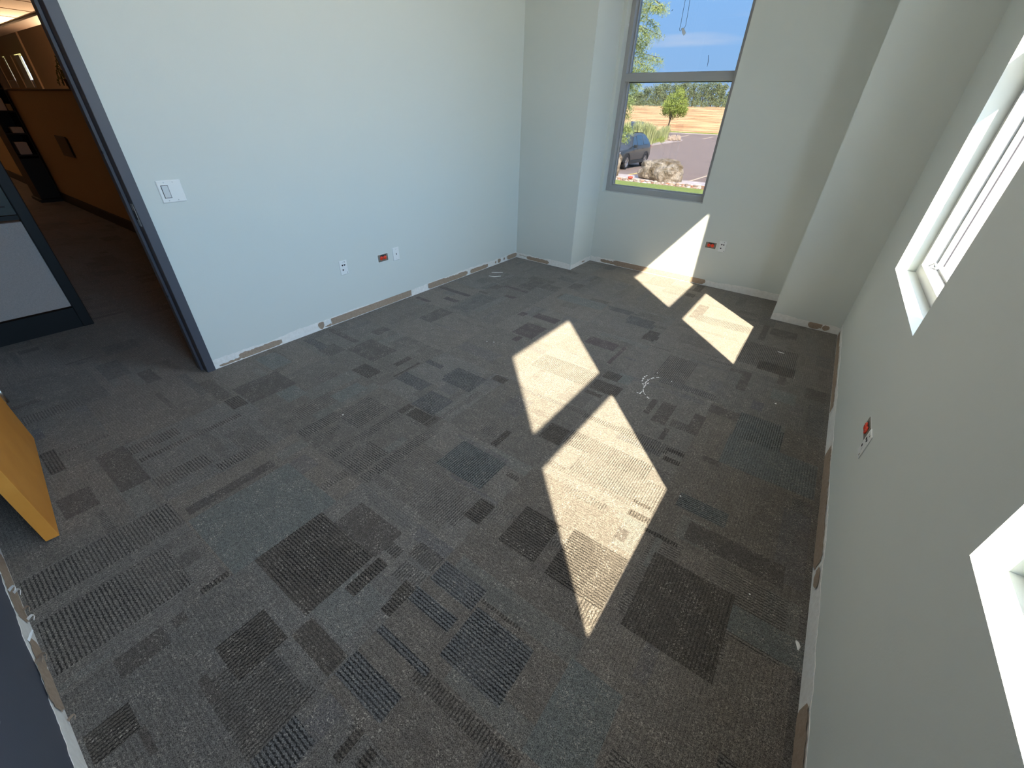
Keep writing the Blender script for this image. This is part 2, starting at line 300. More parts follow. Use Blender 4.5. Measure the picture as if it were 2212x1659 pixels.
# ---- windows: aluminium frame in a 0.1 m deep reveal, mullion at mid height
def window(name, w, org, side, glass):
    """local (u along the wall, d outwards, z)"""
    def P(u, dd, z): return (org[0] + dd, org[1] + u, z) if side else (org[0] + u, org[1] + dd, z)
    root = st(empty(name, P(w / 2, .17, SILL)))
    sh = root.location
    def bx(mb, u0, u1, d0, d1, z0, z1):
        p, q = P(u0, d0, z0), P(u1, d1, z1)
        mb.box(min(p[0], q[0]), max(p[0], q[0]), min(p[1], q[1]), max(p[1], q[1]), z0, z1)
    fr = MB(); a, b2 = .10, .26; k = .045
    bx(fr, 0, k, a, b2, SILL, HEAD); bx(fr, w - k, w, a, b2, SILL, HEAD)
    bx(fr, k, w - k, a, b2, SILL, SILL + k + .012); bx(fr, k, w - k, a, b2, HEAD - k, HEAD)
    bx(fr, k, w - k, a, b2 - .01, 1.935, 2.004)
    fo_ = fr.build('window_frame', M['alu'], root, bevel=.0015, shift=sh)
    for z0, z1, nm in ((SILL + k + .012, 1.935, 'lower'), (2.004, HEAD - k, 'upper')):
        g = MB(); bx(g, k, w - k, .202, .210, z0, z1); go = g.build('glass_pane', glass, root, shift=sh)
        gk = MB(); q = .006
        bx(gk, k, k + q, .193, .2015, z0, z1); bx(gk, w - k - q, w - k, .193, .2015, z0, z1)
        bx(gk, k + q, w - k - q, .193, .2015, z0, z0 + q); bx(gk, k + q, w - k - q, .193, .2015, z1 - q, z1)
        gk.build('gasket', M['gasket'], root, shift=sh)
        sb = MB(); q = .012
        bx(sb, k, k + q, .165, .193, z0, z1); bx(sb, w - k - q, w - k, .165, .193, z0, z1)
        bx(sb, k + q, w - k - q, .165, .193, z0, z0 + q)
        sb.build('glazing_bead', M['alu'], root, bevel=.001, shift=sh)
    return root
window('window_1', 2.05 - .864, (.864, YF), 0, M['glass_dimmed'])
window('window_2', W2[1] - W2[0], (XR, W2[0]), 1, M['glass'])
window('window_3', W1[1] - W1[0], (XR, W1[0]), 1, M['glass'])
for nm, loc, rot, sx in (('portal', (1.457, YF + .3, 1.98), (math.pi / 2, 0, math.pi), 1.18),):
    pass
def portal(loc, direction, w, h):
    l = bpy.data.lights.new('window_portal', 'AREA'); l.shape = 'RECTANGLE'; l.size = w; l.size_y = h
    l.cycles.is_portal = True
    o = bpy.data.objects.new('window_portal', l); C.objects.link(o); o.location = loc
    o.rotation_euler = Vector(direction).to_track_quat('-Z', 'Y').to_euler()
portal((1.457, YO + .02, 1.98), (0, -1, 0), 1.2, 2.3)
portal((XO + .02, sum(W2) / 2, 1.98), (-1, 0, 0), 1.24, 2.3)
portal((XO + .02, sum(W1) / 2, 1.98), (-1, 0, 0), 1.24, 2.3)

# ---- unseen fill panel added on the ceiling to brighten the room
fill_mat = lamp_mat('fill_panel_glow', (1, .86, .76, 1), 3.8)
for k_, y_ in enumerate((-2.5,)):
    tl_ = empty('ceiling_fill_panel', (2.1, y_, H), label='added unseen fill light panel on the ceiling of the empty office', cat='ceiling light')
    MB().box(-.61, .61, -.31, .31, -.012, .0).build('trim_frame', M['ceil'], tl_); MB().box(-.58, .58, -.28, .28, -.014, -.0125).build('diffuser', fill_mat, tl_)

# ---- scars of the removed baseboard
def scar(name, P, spans, h, seed, hi=None):
    """P(s, z, out) -> point; ragged white mud strip with torn brown paper patches (s0, s1, z0, z1)"""
    rg = random.Random(seed); s0, s1 = spans
    root = st(empty(name, P((s0 + s1) / 2, 0, 0))); sh = root.location
    n = max(4, int(abs(s1 - s0) / .012))
    top = []; z = h
    for i in range(n + 1):
        z = min(h * 1.16, max(h * .80, z + rg.uniform(-.0035, .0035) + (h - z) * .05)); top.append(z)
    mb = MB(); vs = []
    for i in range(n + 1):
        s_ = s0 + (s1 - s0) * i / n
        vs += [P(s_, 0, .0015), P(s_, top[i], .0015), P(s_, top[i], -.002)]
    fs = []
    for i in range(n):
        a, b_ = i * 3, i * 3 + 3
        fs += [(a, b_, b_ + 1, a + 1), (a + 1, b_ + 1, b_ + 2, a + 2)]
    mb.add(vs, fs); mb.build('drywall_mud', M['mud'], root, shift=sh)
    for kp, (p0, p1, z0, z1) in enumerate(hi or []):
        of = .0026 + .0009 * kp
        m2 = MB(); k = max(3, int(abs(p1 - p0) / .012)); vs = []
        for i in range(k + 1):
            f_ = i / k; s_ = p0 + (p1 - p0) * f_; e_ = min(1, max(.02, min(f_, 1 - f_)) * abs(p1 - p0) / .03 + .35 + rg.uniform(-.3, .15))
            zz = z0 + (z1 - z0) * (1 - e_) * .5 + rg.uniform(0, .004)
            zt = z1 - (z1 - z0) * (1 - e_) * .35 + rg.uniform(-.005, .004)
            vs += [P(s_, max(zz, .002), of), P(s_, min(zt, h * .97), of)]
        m2.add(vs, [(i * 2, i * 2 + 2, i * 2 + 3, i * 2 + 1) for i in range(k)]); m2.build('torn_paper_patch', M['paper'], root, shift=sh)
    return root
scar('baseboard_left', lambda s, z, o: (o, s, z), (-3.731, -.003), .072, 1,
     [(-3.70, -3.55, .004, .024), (-3.56, -3.235, .006, .052), (-2.915, -2.86, .004, .078), (-2.86, -2.78, .006, .028), (-2.79, -1.87, .005, .082), (-1.63, -1.38, .006, .078),
      (-1.42, -1.0, .006, .062), (-.95, -.62, .008, .056), (-.48, -.45, .01, .058), (-.42, -.36, .012, .066), (-.30, -.27, .02, .058), (-.22, -.01, .01, .075)])
scar('baseboard_pier_left', lambda s, z, o: (s, -o, z), (.003, .82), .062, 2, [(.17, .515, .004, .05), (.05, .16, .035, .045), (.70, .715, .02, .03)])
scar('baseboard_pier_left_side', lambda s, z, o: (.824 + o, s, z), (.003, .54), .056, 3, [(.30, .40, .02, .036)])
scar('baseboard_far', lambda s, z, o: (s, YF - o, z), (.83, 3.08), .070, 4,
     [(.98, 1.22, .012, .05), (1.16, 1.60, .004, .072), (1.56, 1.80, .006, .084), (1.76, 2.19, .006, .088), (2.17, 2.31, .006, .078)])
scar('baseboard_pier_right', lambda s, z, o: (s, -.033 - o, z), (3.085, 3.635), .062, 5, [(3.39, 3.50, .004, .074), (3.505, 3.56, .004, .062)])
scar('baseboard_right', lambda s, z, o: (XR - o, s, z), (-4.92, -.036), .102, 6,
     [(-1.55, -.10, .006, .066), (-1.3, -.5, .006, .08), (-2.95, -2.06, .004, .094), (-3.08, -2.98, .03, .09), (-4.3, -3.56, .006, .096)])
scar('baseboard_near', lambda s, z, o: (s, YN + o, z), (.05, 3.63), .092, 7,
     [(.9, 1.36, .006, .086), (1.46, 1.60, .004, .075), (1.58, 1.80, .006, .088), (2.03, 2.3, .006, .08)])

# curled paper shreds left on the near scar
shred0 = None
for k, (x, z, dx) in enumerate([(1.22, .085, .03), (1.29, .03, .035), (1.335, .02, .03), (1.56, .05, .04), (1.50, .08, -.02), (1.62, .09, .02), (1.20, .05, .04), (1.83, .02, .02)]):
    sb = MB(); pts = []
    for i in range(6):
        a = i / 5; pts.append((x + dx * a, YN + .004 + .022 * math.sin(a * 2.4), z + .018 * math.sin(a * 3) + .006 * a))
    vs = [];
    for i, p in enumerate(pts):
        w = .006 * (1 - i / 6) + .001; vs += [(p[0], p[1], p[2] - w), (p[0], p[1], p[2] + w)]
    sb.add(vs, [(i * 2, i * 2 + 2, i * 2 + 3, i * 2 + 1) for i in range(5)])
    tag(sb.build('paper_shred', M['mud'] if k % 2 == 0 else M['paper']), ('curled paper shred under the navy wall, %s' % ('upper edge, nearest the wooden door', 'second from the wooden door', 'third from the wooden door', 'pale one halfway along, low down', 'upper one halfway along', 'at the upper edge past halfway', 'white one closest to the wooden door', 'nearest the bottom edge of the photo')[[0, 1, 2, 4, 3, 5, 6, 7][k]]), 'paper shred', 'paper shreds on the near wall scar')

# ---- door frame and door
df = st(empty('door_frame_1', (0, -4.26, 0))); df.name = 'trim_1'
j = MB(); Z1 = 2.15
j.box(-.155, .012, -3.785, -3.732, 0, Z1 + .05); j.box(-.155, .012, -4.755, -4.70, 0, Z1 + .05); j.box(-.155, .012, -4.70, -3.785, Z1 - .003, Z1 + .05)
j.build('frame_face', M['jamb'], df, bevel=.003, shift=df.location)
j = MB(); j.box(-.105, -.055, -3.801, -3.7855, 0, Z1 - .003); j.box(-.105, -.055, -4.6995, -4.684, 0, Z1 - .003); j.box(-.105, -.055, -4.684, -3.801, Z1 - .018, Z1 - .004)
j.build('door_stop', M['jamb'], df, bevel=.002, shift=df.location)
j = MB(); j.box(-.040, -.003, -3.7875, -3.7852, .985, 1.105); sp_ = j.build('strike_plate', M['chrome'], df, shift=df.location)
j = MB(); j.box(-.03, -.012, -3.789, -3.7876, 1.02, 1.07); j.build('strike_hole', M['hole'], sp_, shift=df.location)
for z in (.55, 1.35): j = MB(); j.box(-.062, -.05, -3.803, -3.798, z, z + .012); j.build('bumper', M['gasket'], df, shift=df.location)
ang = math.atan2(-4.80 + 4.712, .953 - .031)
door = st(empty('door_1', (.03, -4.712, 0), ang)); dw = .926
Mx = MB().box(0, dw, 0, .043, .012, 2.13); leaf = Mx.build('door_leaf', M['oak'], door, bevel=.0012)
for z in (.25, 1.05, 1.9):
    hb = MB(); hb.lathe([(.007, z), (.007, z + .1)], 10, Matrix.Translation((-.008, .05, 0))); hb.box(-.0035, -.0008, .004, .046, z, z + .1); hb.build('hinge', M['chrome'], door)
hn = MB(); hn.lathe([(.027, 0), (.027, .01), (.012, .014), (.012, .05)], 16, Matrix.Translation((dw - .07, .043, 1.0)) @ Matrix.Rotation(-math.pi / 2, 4, 'X'))
hn.tube([(dw - .07, .09, 1.0), (dw - .1, .096, 1.0), (dw - .19, .094, .998)], .008); hn.build('door_handle', M['chrome'], door)

# ---- electrical plates
def frame_on(wall):          # local x to the right seen from the room, y up, z out of the wall
    return {'left': lambda s, z: Matrix(((0, 0, 1, 0.0), (1, 0, 0, s), (0, 1, 0, z), (0, 0, 0, 1))),
            'far': lambda s, z: Matrix(((1, 0, 0, s), (0, 0, -1, YF), (0, 1, 0, z), (0, 0, 0, 1))),
            'right': lambda s, z: Matrix(((0, 0, -1, XR), (-1, 0, 0, s), (0, 1, 0, z), (0, 0, 0, 1))),
            'near': lambda s, z: Matrix(((-1, 0, 0, s), (0, 0, 1, YN), (0, 1, 0, z), (0, 0, 0, 1)))}[wall]
def rootm(name, m, **k):
    o = bpy.data.objects.new(name, None); C.objects.link(o); o.matrix_world = m; o.empty_display_size = .02; return tag(o, **k)
def plate_body(root, w, h, m=None, t_=.006, name='cover_plate'):
    b = MB(); c = .004
    for z, q in ((.0005, 0), (t_ * .55, 0), (t_, c)):
        b.v += [(-w / 2 + q, -h / 2 + q, z), (w / 2 - q, -h / 2 + q, z), (w / 2 - q, h / 2 - q, z), (-w / 2 + q, h / 2 - q, z)]
    b.f = [(3, 2, 1, 0), (8, 9, 10, 11)] + [(i * 4 + k, i * 4 + (k + 1) % 4, i * 4 + 4 + (k + 1) % 4, i * 4 + 4 + k) for i in range(2) for k in range(4)]
    b.sm = [False] * len(b.f); return b.build(name, m or M['plate'], root)
def screw(root, x, y, z=.006):
    return MB().lathe([(.0032, z - .0004), (.0032, z + .0006), (.0018, z + .0012)], 10, Matrix.Translation((x, y, 0))).build('screw', M['rocker'], root)
def datajacks(wall, s, z, label):
    rt = rootm('data_outlet', frame_on(wall)(s, z), label=label, cat='wall outlet', group='white data jack plates')
    plate_body(rt, .073, .118)
    for x, y in ((-.010, .021), (.010, .021), (-.011, -.018), (.010, -.018)):
        b = MB(); c = M['hole']
        if (x, y) == (.010, -.018): b.box(x - .007, x + .007, y - .006, y + .006, .0055, .0068); c = M['plate']; b.build('blank_insert', c, rt)
        else: b.prism([(x - .0075, y + .006), (x + .0075, y + .006), (x + .0075, y), (x + .003, y - .006), (x - .003, y - .006), (x - .0075, y)], .0055, .0068); b.build('jack', c, rt)
    for x, y in ((-.004, .045), (.012, .047), (.026, -.044)): MB().box(x - .0017, x + .0017, y - .005, y + .005, .0055, .0066).build('label_slot', M['rocker'] if x < 0 else M['hole'], rt)
    return rt
def powerbox(wall, s, z, label):
    rt = rootm('orange_receptacle', frame_on(wall)(s, z), label=label, cat='power outlet', group='uncovered orange receptacles')
    plate_body(rt, .120, .072, M['plate'], .0012, 'wall_cutout_edge')
    plate_body(rt, .112, .064, M['steelplate'], .0035, 'mounting_box')
    MB().box(-.028, .034, .012, .026, .0033, .0042).build('yoke', M['hole'], rt)
    for x in (-.019, .019):
        b = MB().lathe([(.0175, .003), (.0175, .0075), (.016, .009)], 20, Matrix.Translation((x, -.001, 0))); so_ = b.build('socket', M['orange'], rt)
        for dx, dy in ((-.006, .005), (-.006, -.006), (.007, 0)): MB().box(x + dx - .0035, x + dx + .0035, dy - .0012, dy + .0012, .0088, .0095).build('socket_slot', M['hole'], so_)
    return rt
sw = rootm('light_switch', frame_on('left')(-3.581, 1.153), label='white two-gang plate with one rocker light switch beside the dark door frame', cat='light switch')
plate_body(sw, .122, .118)
b = MB().box(-.045, -.009, -.034, .034, .0055, .0068); ro = b.build('rocker_surround', M['hole'], sw)
b = MB().box(-.0425, -.0115, -.0315, .0315, .0062, .0098); b.build('rocker', M['rocker'], sw, bevel=.0012)
for x, y in ((-.024, .048), (.020, .048), (-.028, -.048), (.020, -.047)): screw(sw, x, y)
datajacks('left', -2.571, .463, 'white three-jack data plate on the left wall, nearest the door')
powerbox('left', -2.155, .457, 'orange receptacle in a bare metal box on the left wall between two white plates')
cx = rootm('cable_outlet', frame_on('left')(-2.002, .460), label='white plate with one small centre jack on the left wall, right of the orange receptacle', cat='wall outlet')
plate_body(cx, .073, .118); MB().box(-.004, .004, -.007, .008, .0055, .0072).build('jack', M['hole'], cx); screw(cx, 0, .042); screw(cx, 0, -.042)
powerbox('far', 2.256, .449, 'orange receptacle in a dark box on the far wall, touching the sunlit triangle')
datajacks('far', 2.376, .454, 'white three-jack data plate on the far wall below and right of the window')
powerbox('right', -2.455, .470, 'orange receptacle on the right wall between the two side windows')
datajacks('right', -2.56, .452, 'white data plate standing proud of the right wall beside an orange receptacle')
datajacks('near', 2.0, .455, 'white data plate low on the dark navy wall at the left edge of the photo')

# ---- blind cord and its clip, clips on the frame, marks on the glass
cordm = mat('blue_grey_bead_cord', (.10, .14, .17, 1), .5, bump=(200, .1, .001)); clearm = mat('clear_plastic_cord_clip', (.55, .62, .70, 1), .15, bump=(90, .2, .001))
YC = .60
bc = empty('window_blind', (1.43, YC, 2.28), label='thin looped blind cord hanging in front of the upper far pane', cat='blind')
P1 = [at(x, y, 1, YC) for x, y in ((1481, -4), (1475, 28), (1469.5, 58))]; P2 = [at(x, y, 1, YC) for x, y in ((1491, -4), (1486, 28), (1481, 55), (1478.5, 60), (1472, 64), (1470, 67), (1468.2, 66), (1467.8, 62), (1469.5, 58))]
top1 = P1[0] + (P1[0] - P1[2]) * 8; top2 = P2[0] + (P2[0] - P2[2]) * 8; top1.z = top2.z = 3.08
MB().tube([top1] + P1, .0022, 6).build('cord', cordm, bc, shift=bc.location); MB().tube([top2] + P2, .0022, 6).build('cord', cordm, bc, shift=bc.location)
q = [at(x, y, 1, YC - .004) for x, y in ((1471.5, 61), (1477, 59.5), (1481.5, 71), (1476.5, 77), (1473.5, 72))]
MB().prism([(v.x, v.z) for v in q], -YC - .004, -YC + .004, Matrix(((1, 0, 0, 0), (0, 0, -1, 0), (0, 1, 0, 0), (0, 0, 0, 1)))).build('cord_clip', clearm, bc, bevel=.002, shift=bc.location)
hr = MB(); hr.box(.9, 2.0, YC - .02, YC + .02, 3.07, 3.10); hr.build('head_rail', M['plate'], bc, shift=bc.location)
tag(MB().tube([at(x, y, 1, YF + .2) for x, y in ((1530.5, 119), (1530, 132), (1527.5, 144))], [.0022, .003, .0015], 6).build('glass_smudge', M['hole']), 'thin dark streak stuck on the upper far pane near its right side', 'smudge')
tag(MB().tube([at(x, y, 1, YF + .2) for x, y in ((1453.5, 20), (1451, 24))], [.0016, .003], 6).build('glass_speck', M['hole']), 'tiny dark speck on the upper far pane left of the blind cord', 'speck')
for k, (px, py, lb) in enumerate(((1356, 54, 'white plastic blind clip on the far window frame, lower of two'), (1361, 2, 'white plastic blind clip at the very top edge of the photo'))):
    p = at(px, py, 1, YF + .085); b = MB().box(p.x - .011, p.x + .011, p.y - .012, p.y + .012, p.z - .012, p.z + .012); b.box(p.x - .018, p.x - .009, p.y - .006, p.y + .012, p.z - .018, p.z + .004)
    tag(b.build('blind_clip', M['plate'], bevel=.002), lb, 'clip', 'blind clips')
lt = empty('window_latch', (XR + .165, -1.16, SILL + .06), label='small clear plastic hold-down clip in the lower corner of the right side window', cat='clip')
b = MB().tube([(XR + .15, -1.095, .925), (XR + .15, -1.13, .935), (XR + .155, -1.16, .92), (XR + .165, -1.175, .945)], .004, 6); b.build('clip_arm', clearm, lt, shift=lt.location)
MB().box(XR + .15, XR + .175, -1.185, -1.165, .912, .945).build('clip_body', clearm, lt, bevel=.003, shift=lt.location)

# ---- plaster crumbs and slivers on the carpet
def crumb(px, py, rad, k, label='white plaster crumb in the curved crumb trail on the carpet right of the sun patches', group='curved trail of plaster crumbs', squash=.6):
    p = at(px, py, 2, 0); b = MB(); rg = random.Random(k); n = 7
    prof = [(.3, 0), (1, .25), (.85, .8), (.3, 1.1)]
    vs = [];
    for rr, z in prof:
        for i in range(n):
            a = 2 * math.pi * i / n; q = rad * rr * rg.uniform(.75, 1.2); vs.append((q * math.cos(a), q * math.sin(a), z * rad * squash * rg.uniform(.85, 1.1)))
    b.add(vs, [(i * n + kk, i * n + (kk + 1) % n, (i + 1) * n + (kk + 1) % n, (i + 1) * n + kk) for i in range(3) for kk in range(n)] + [tuple(reversed(range(n))), tuple(range(3 * n, 4 * n))])
    o = b.build('plaster_crumb', M['flake']); o.location = (p.x, p.y, .001); return tag(o, label, 'plaster crumb', group)
def z7(x, y): return 1370 + x / 16.59, 770 + y / 16.59
trail = [(430, 705, 1), (462, 685, 1), (372, 740, 1.3), (322, 800, 1.5), (300, 850, .9), (288, 885, 1.3), (308, 990, 1.3), (332, 1035, .8), (825, 600, 1), (870, 757, 1.1), (812, 760, 1.1), (685, 780, 1.4), (650, 788, 1),
         (615, 800, .9), (548, 826, .9), (490, 862, 1.4), (442, 908, 1.2), (412, 940, 1.2), (390, 985, 1.1), (510, 957, 1), (473, 982, 1.4), (415, 1022, 1.1), (385, 1055, 1.1), (360, 1085, 1.1), (340, 1118, 1),
         (355, 1325, .9), (390, 1372, .9), (473, 1470, 1.1), (516, 1505, 1.3), (205, 1332, 1.1), (330, 1280, .8), (1335, 905, 1)]
for k, (x, y, s_) in enumerate(trail): crumb(*z7(x, y), .0048 * s_, k)
def sliver(name, pts, wd, label, cat='plaster sliver', group=None):
    P_ = [at(x, y, 2, 0) for x, y in pts]; b = MB(); n = len(P_); vs = []
    for i, p in enumerate(P_):
        t_ = (P_[min(i + 1, n - 1)] - P_[max(i - 1, 0)]).normalized(); s_ = Vector((-t_.y, t_.x, 0)) * wd * (math.sin(math.pi * (i + .35) / (n - .3)))
        vs += [p - s_ + Vector((0, 0, .001)), p + Vector((0, 0, .005)), p + s_ + Vector((0, 0, .001))]
    b.add(vs, [q for i in range(n - 1) for q in ((i * 3, i * 3 + 3, i * 3 + 4, i * 3 + 1), (i * 3 + 1, i * 3 + 4, i * 3 + 5, i * 3 + 2), (i * 3, i * 3 + 2, i * 3 + 5, i * 3 + 3))])
    return tag(b.build(name, M['flake']), label, cat, group)
sliver('plaster_sliver', [z7(325, 1160), z7(318, 1210), z7(328, 1250), z7(340, 1290)], .004, 'short white sliver below the arc of plaster crumbs')
sliver('plaster_sliver', [z7(285, 1262), z7(240, 1290), z7(218, 1330)], .004, 'bent white sliver at the left end of the crumb trail')
sliver('plaster_sliver', [z7(85, 1300), z7(120, 1308), z7(150, 1318)], .004, 'faint white sliver furthest left beside the crumb trail')
sliver('plaster_sliver', [(1062, 589), (1072, 589), (1086, 589)], .007, 'upper of two long white slivers on the carpet near the far left corner')
sliver('plaster_sliver', [(1056, 596.5), (1068, 598), (1082, 597)], .007, 'lower of two long white slivers on the carpet near the far left corner')
sliver('paint_flake', [(1719, 1384), (1722.5, 1389), (1724.5, 1396), (1723.5, 1405)], .0075, 'white crescent-shaped paint flake on the carpet close to the right wall', 'paint flake')
crumb(1675.5, 872.5, .0065, 50, 'single white crumb alone on the dark carpet near the right wall', None, .5)
crumb(1619, 1284, .0035, 51, 'tiny pale fleck on the dark striped carpet right of the big sun patch', None)
crumb(1470, 1072, .0045, 52, 'tiny grey-white fleck right of the corner of the big sun patch', None)
crumb(1582.5, 521 + 60, .003, 53, 'tiny white fleck on the carpet under the far wall', None) if False else None
sliver('plaster_sliver', [(1680, 760), (1687, 762), (1694, 764)], .005, 'small grey-white sliver on the carpet before the right pier')
for k, (x, y) in enumerate(((1052, 738), (1067, 739.5), (741, 896.5))): crumb(x, y, .005, 60 + k, ('white speck on the carpet left of the upper sun patch', 'white speck on the carpet closest to the upper sun patch', 'white speck on the carpet at the tip of a striped block left of centre')[k], None)
# ---------------------------------------------------------------- office beyond the door
M['tanwall'] = mat('tan_office_wall', (.50, .36, .24, 1), .8, bump=(150, .1, .002))
M['fabric'] = mat('tan_panel_fabric', (.31, .22, .115, 1), .95, noise=(140, 2, .4), bump=(300, .4, .002))
M['greyfab'] = mat('grey_panel_fabric', (.52, .46, .43, 1), .95, noise=(200, 2, .4), bump=(300, .4, .002))
M['black'] = mat('black_trim', (.012, .013, .014, 1), .55, bump=(100, .1, .002))
M['teal'] = mat('dark_teal_glass_panel', (.055, .075, .078, 1), .2, noise=(9, 2, .4))
M['dk'] = mat('dark_brown_laminate', (.02, .014, .012, 1), .6, noise=(30, 3, .4))
M['white_p'] = mat('white_paper', (.62, .54, .50, 1), .8, bump=(30, .3, .003))
def hb(name, boxes, m, kind='structure', **k):
    b = MB()
    for q in boxes: b.box(*q)
    o = b.build(name, m); o['kind'] = kind; return tag(o, **k)
HX = -29.9
WB = (-25.25, -23.45)
hb('wall_office_north', [(HX, -28.0, YF, YO, 0, 3.7), (-26.3, WB[0], YF, YO, 0, 3.7), (WB[1], -.13, YF, YO, 0, 3.7), (-28.0, -26.3, YF, YO, 0, 1.95), (WB[0], WB[1], YF, YO, 0, 1.95),
                        (-28.0, -26.3, YF, YO, 3.0, 3.7), (WB[0], WB[1], YF, YO, 3.0, 3.7)], M['tanwall'])
hb('wall_office_pilaster', [(-22.95, -22.45, .49, YF, 0, 3.7)], M['tanwall'])
hb('wall_office_west', [(HX - .2, HX, -8.2, YO, 0, 3.7)], M['tanwall'])
hb('wall_office_south', [(HX, -.13, -8.3, -8.1, 0, 3.7)], M['tanwall'])
hb('wall_office_east', [(-.14, -.131, -8.1, -4.76, 0, 3.7), (-.14, -.131, -3.73, YF, 0, 3.7), (-.14, -.131, -4.76, -3.73, 2.21, 3.7), (-.13, XO, -8.3, -8.1, 0, 3.7)], M['tanwall'])
hb('ceiling_office_low', [(HX, -.14, -8.1, -1.6, 2.9, 2.96)], M['ceil'])
hb('trim_2', [(HX, -.14, -1.6, -1.28, 2.86, 3.64)], M['dk'])
hb('ceiling_office_high', [(HX, -.14, -1.28, YF, 3.62, 3.7)], M['ceil'])
for n_, (a, b_) in enumerate(((-28.0, -26.3), WB)):
    w = st(empty('window_%d' % (4 + n_), ((a + b_) / 2, YF + .2, 2.25)))
    pw = (.45, .75) if n_ else (.16, .3)
    MB().box(b_ - .05 - pw[0], b_ - .05, YF + .012, YF + .02, 2.22, 2.98).build('glass_pane', M['glass'], w, shift=w.location)
    MB().box(b_ - .05 - pw[0] - pw[1], b_ - .05 - pw[0], YF + .014, YF + .03, 1.96, 2.98).build('window_panel', M['white_p'], w, shift=w.location)
    MB().box(a, b_, YF + .03, YF + .2, 1.95, 2.21).build('window_board', M['white_p'], w, shift=w.location)
    MB().box(a, b_ - .05 - pw[0] - pw[1], YF + .03, YF + .2, 2.22, 3.0).build('window_infill', M['tanwall'], w, shift=w.location)
# ceiling tile joints
g = MB()
for i in range(14):
    x = -1.2 - i * 1.22; g.box(x - .012, x + .012, -8.1, -1.62, 2.894, 2.9)
for i in range(10): y = -2.2 - i * .61; g.box(HX, -.15, y - .012, y + .012, 2.893, 2.899)
st(g.build('trim_3', M['tanwall']))
# partition across the corridor, opposite the door
cp = empty('office_partition', (-1.60, -5.2, 0), label='grey fabric office partition with dark glass upper panel and black base across the hallway', cat='office partition')
def P_(mb, *q): mb.box(*q); return mb
P_(MB(), -1.64, -1.56, -6.6, -4.085, 0.0, .165).build('kick_plate', M['black'], cp, shift=cp.location)
P_(MB(), -1.63, -1.572, -6.6, -4.085, .175, .83).build('fabric_panel', M['greyfab'], cp, bevel=.004, shift=cp.location)
P_(MB(), -1.63, -1.57, -6.6, -4.085, .845, .875).build('rail', M['black'], cp, shift=cp.location)
P_(MB(), -1.62, -1.58, -6.6, -4.085, .88, 2.08).build('glass_panel', M['teal'], cp, shift=cp.location)
m_ = MB(); m_.box(-1.579, -1.573, -4.30, -4.285, .93, 2.04); m_.box(-1.579, -1.573, -4.285, -4.12, .93, .942); m_.build('inner_moulding', M['black'], cp, shift=cp.location)
P_(MB(), -1.65, -1.55, -4.085, -4.015, 0, 2.12).build('end_post', M['black'], cp, bevel=.006, shift=cp.location)
P_(MB(), -1.65, -1.55, -6.6, -4.085, 2.08, 2.12).build('top_cap', M['black'], cp, shift=cp.location)
for px, py in ((14, 491), (16, 498), (10, 502), (17, 503), (26, 493)):
    p = at(px, py, 0, -1.571); MB().lathe([(.004, 0), (.004, .004), (.002, .005)], 8, Matrix.Translation(p) @ Matrix.Rotation(math.pi / 2, 4, 'Y')).build('push_pin', M['chrome'], cp, shift=cp.location)
cb = empty('tall_cabinet', (-11.2, -2.44, 0), label='tall black cabinet rising above the tan cubicle wall at the left edge', cat='cabinet')
P_(MB(), -11.6, -10.8, -2.60, -2.27, 0, 2.24).build('carcass', M['black'], cb, shift=cb.location)
P_(MB(), -10.8, -10.78, -2.59, -2.28, .1, 2.2).build('door', M['dk'], cb, shift=cb.location)
# long cubicle wall
cw = empty('cubicle_wall', (-6, -2.69, 0), label='long tan fabric cubicle wall with a black base, beyond the hallway', cat='cubicle wall')
P_(MB(), -9.6, -1.9, -2.70, -2.64, .14, 1.685).build('fabric_panel', M['fabric'], cw, bevel=.004, shift=cw.location)
P_(MB(), -13.5, -9.62, -2.70, -2.64, .14, 1.685).build('fabric_panel', M['fabric'], cw, bevel=.004, shift=cw.location)
P_(MB(), -13.5, -1.9, -2.725, -2.62, 0, .14).build('kick_plate', M['black'], cw, shift=cw.location)
P_(MB(), -13.5, -1.9, -2.715, -2.63, 1.685, 1.70).build('top_cap', M['dk'], cw, shift=cw.location)
# dark shelf with papers against it
sh = empty('magazine_rack', (-8.75, -2.86, 0), label='tall black display rack standing against the tan cubicle wall, seen through the door', cat='rack')
P_(MB(), -9.1, -8.5, -3.0, -2.99, 0.05, 2.05).build('side_panel', M['dk'], sh, shift=sh.location)
P_(MB(), -9.1, -8.5, -2.74, -2.73, 0.05, 2.05).build('side_panel', M['dk'], sh, shift=sh.location)
P_(MB(), -9.1, -9.08, -2.99, -2.74, .05, 2.05).build('back_panel', M['dk'], sh, shift=sh.location)
P_(MB(), -9.12, -8.46, -3.03, -2.73, 0, .05).build('base', M['black'], sh, shift=sh.location)
P_(MB(), -9.1, -8.5, -2.99, -2.74, .06, .70).build('cabinet_front', M['black'], sh, shift=sh.location)
for z in (.74, 1.06, 1.38, 1.70, 2.03): P_(MB(), -9.08, -8.5, -2.99, -2.74, z, z + .02).build('shelf', M['dk'], sh, shift=sh.location)
def loose(name, bx, m, label, cat, bevel=.01, group=None):
    o = MB().box(*bx).build(name, m, bevel=bevel); return tag(o, label, cat, group)
loose('paper_stack', (-8.75, -8.50, -2.95, -2.80, .762, .95), M['white_p'], 'pale stack of papers on the lowest open shelf of the black rack', 'papers')
loose('leaflet_pile', (-8.72, -8.50, -2.90, -2.76, 1.082, 1.17), M['greyfab'], 'small grey leaflet pile on the second open shelf of the black rack', 'papers')
loose('leaflet_pile', (-8.75, -8.50, -2.92, -2.82, 1.402, 1.58), M['white_p'], 'pale leaflets on the third open shelf of the black rack', 'papers')
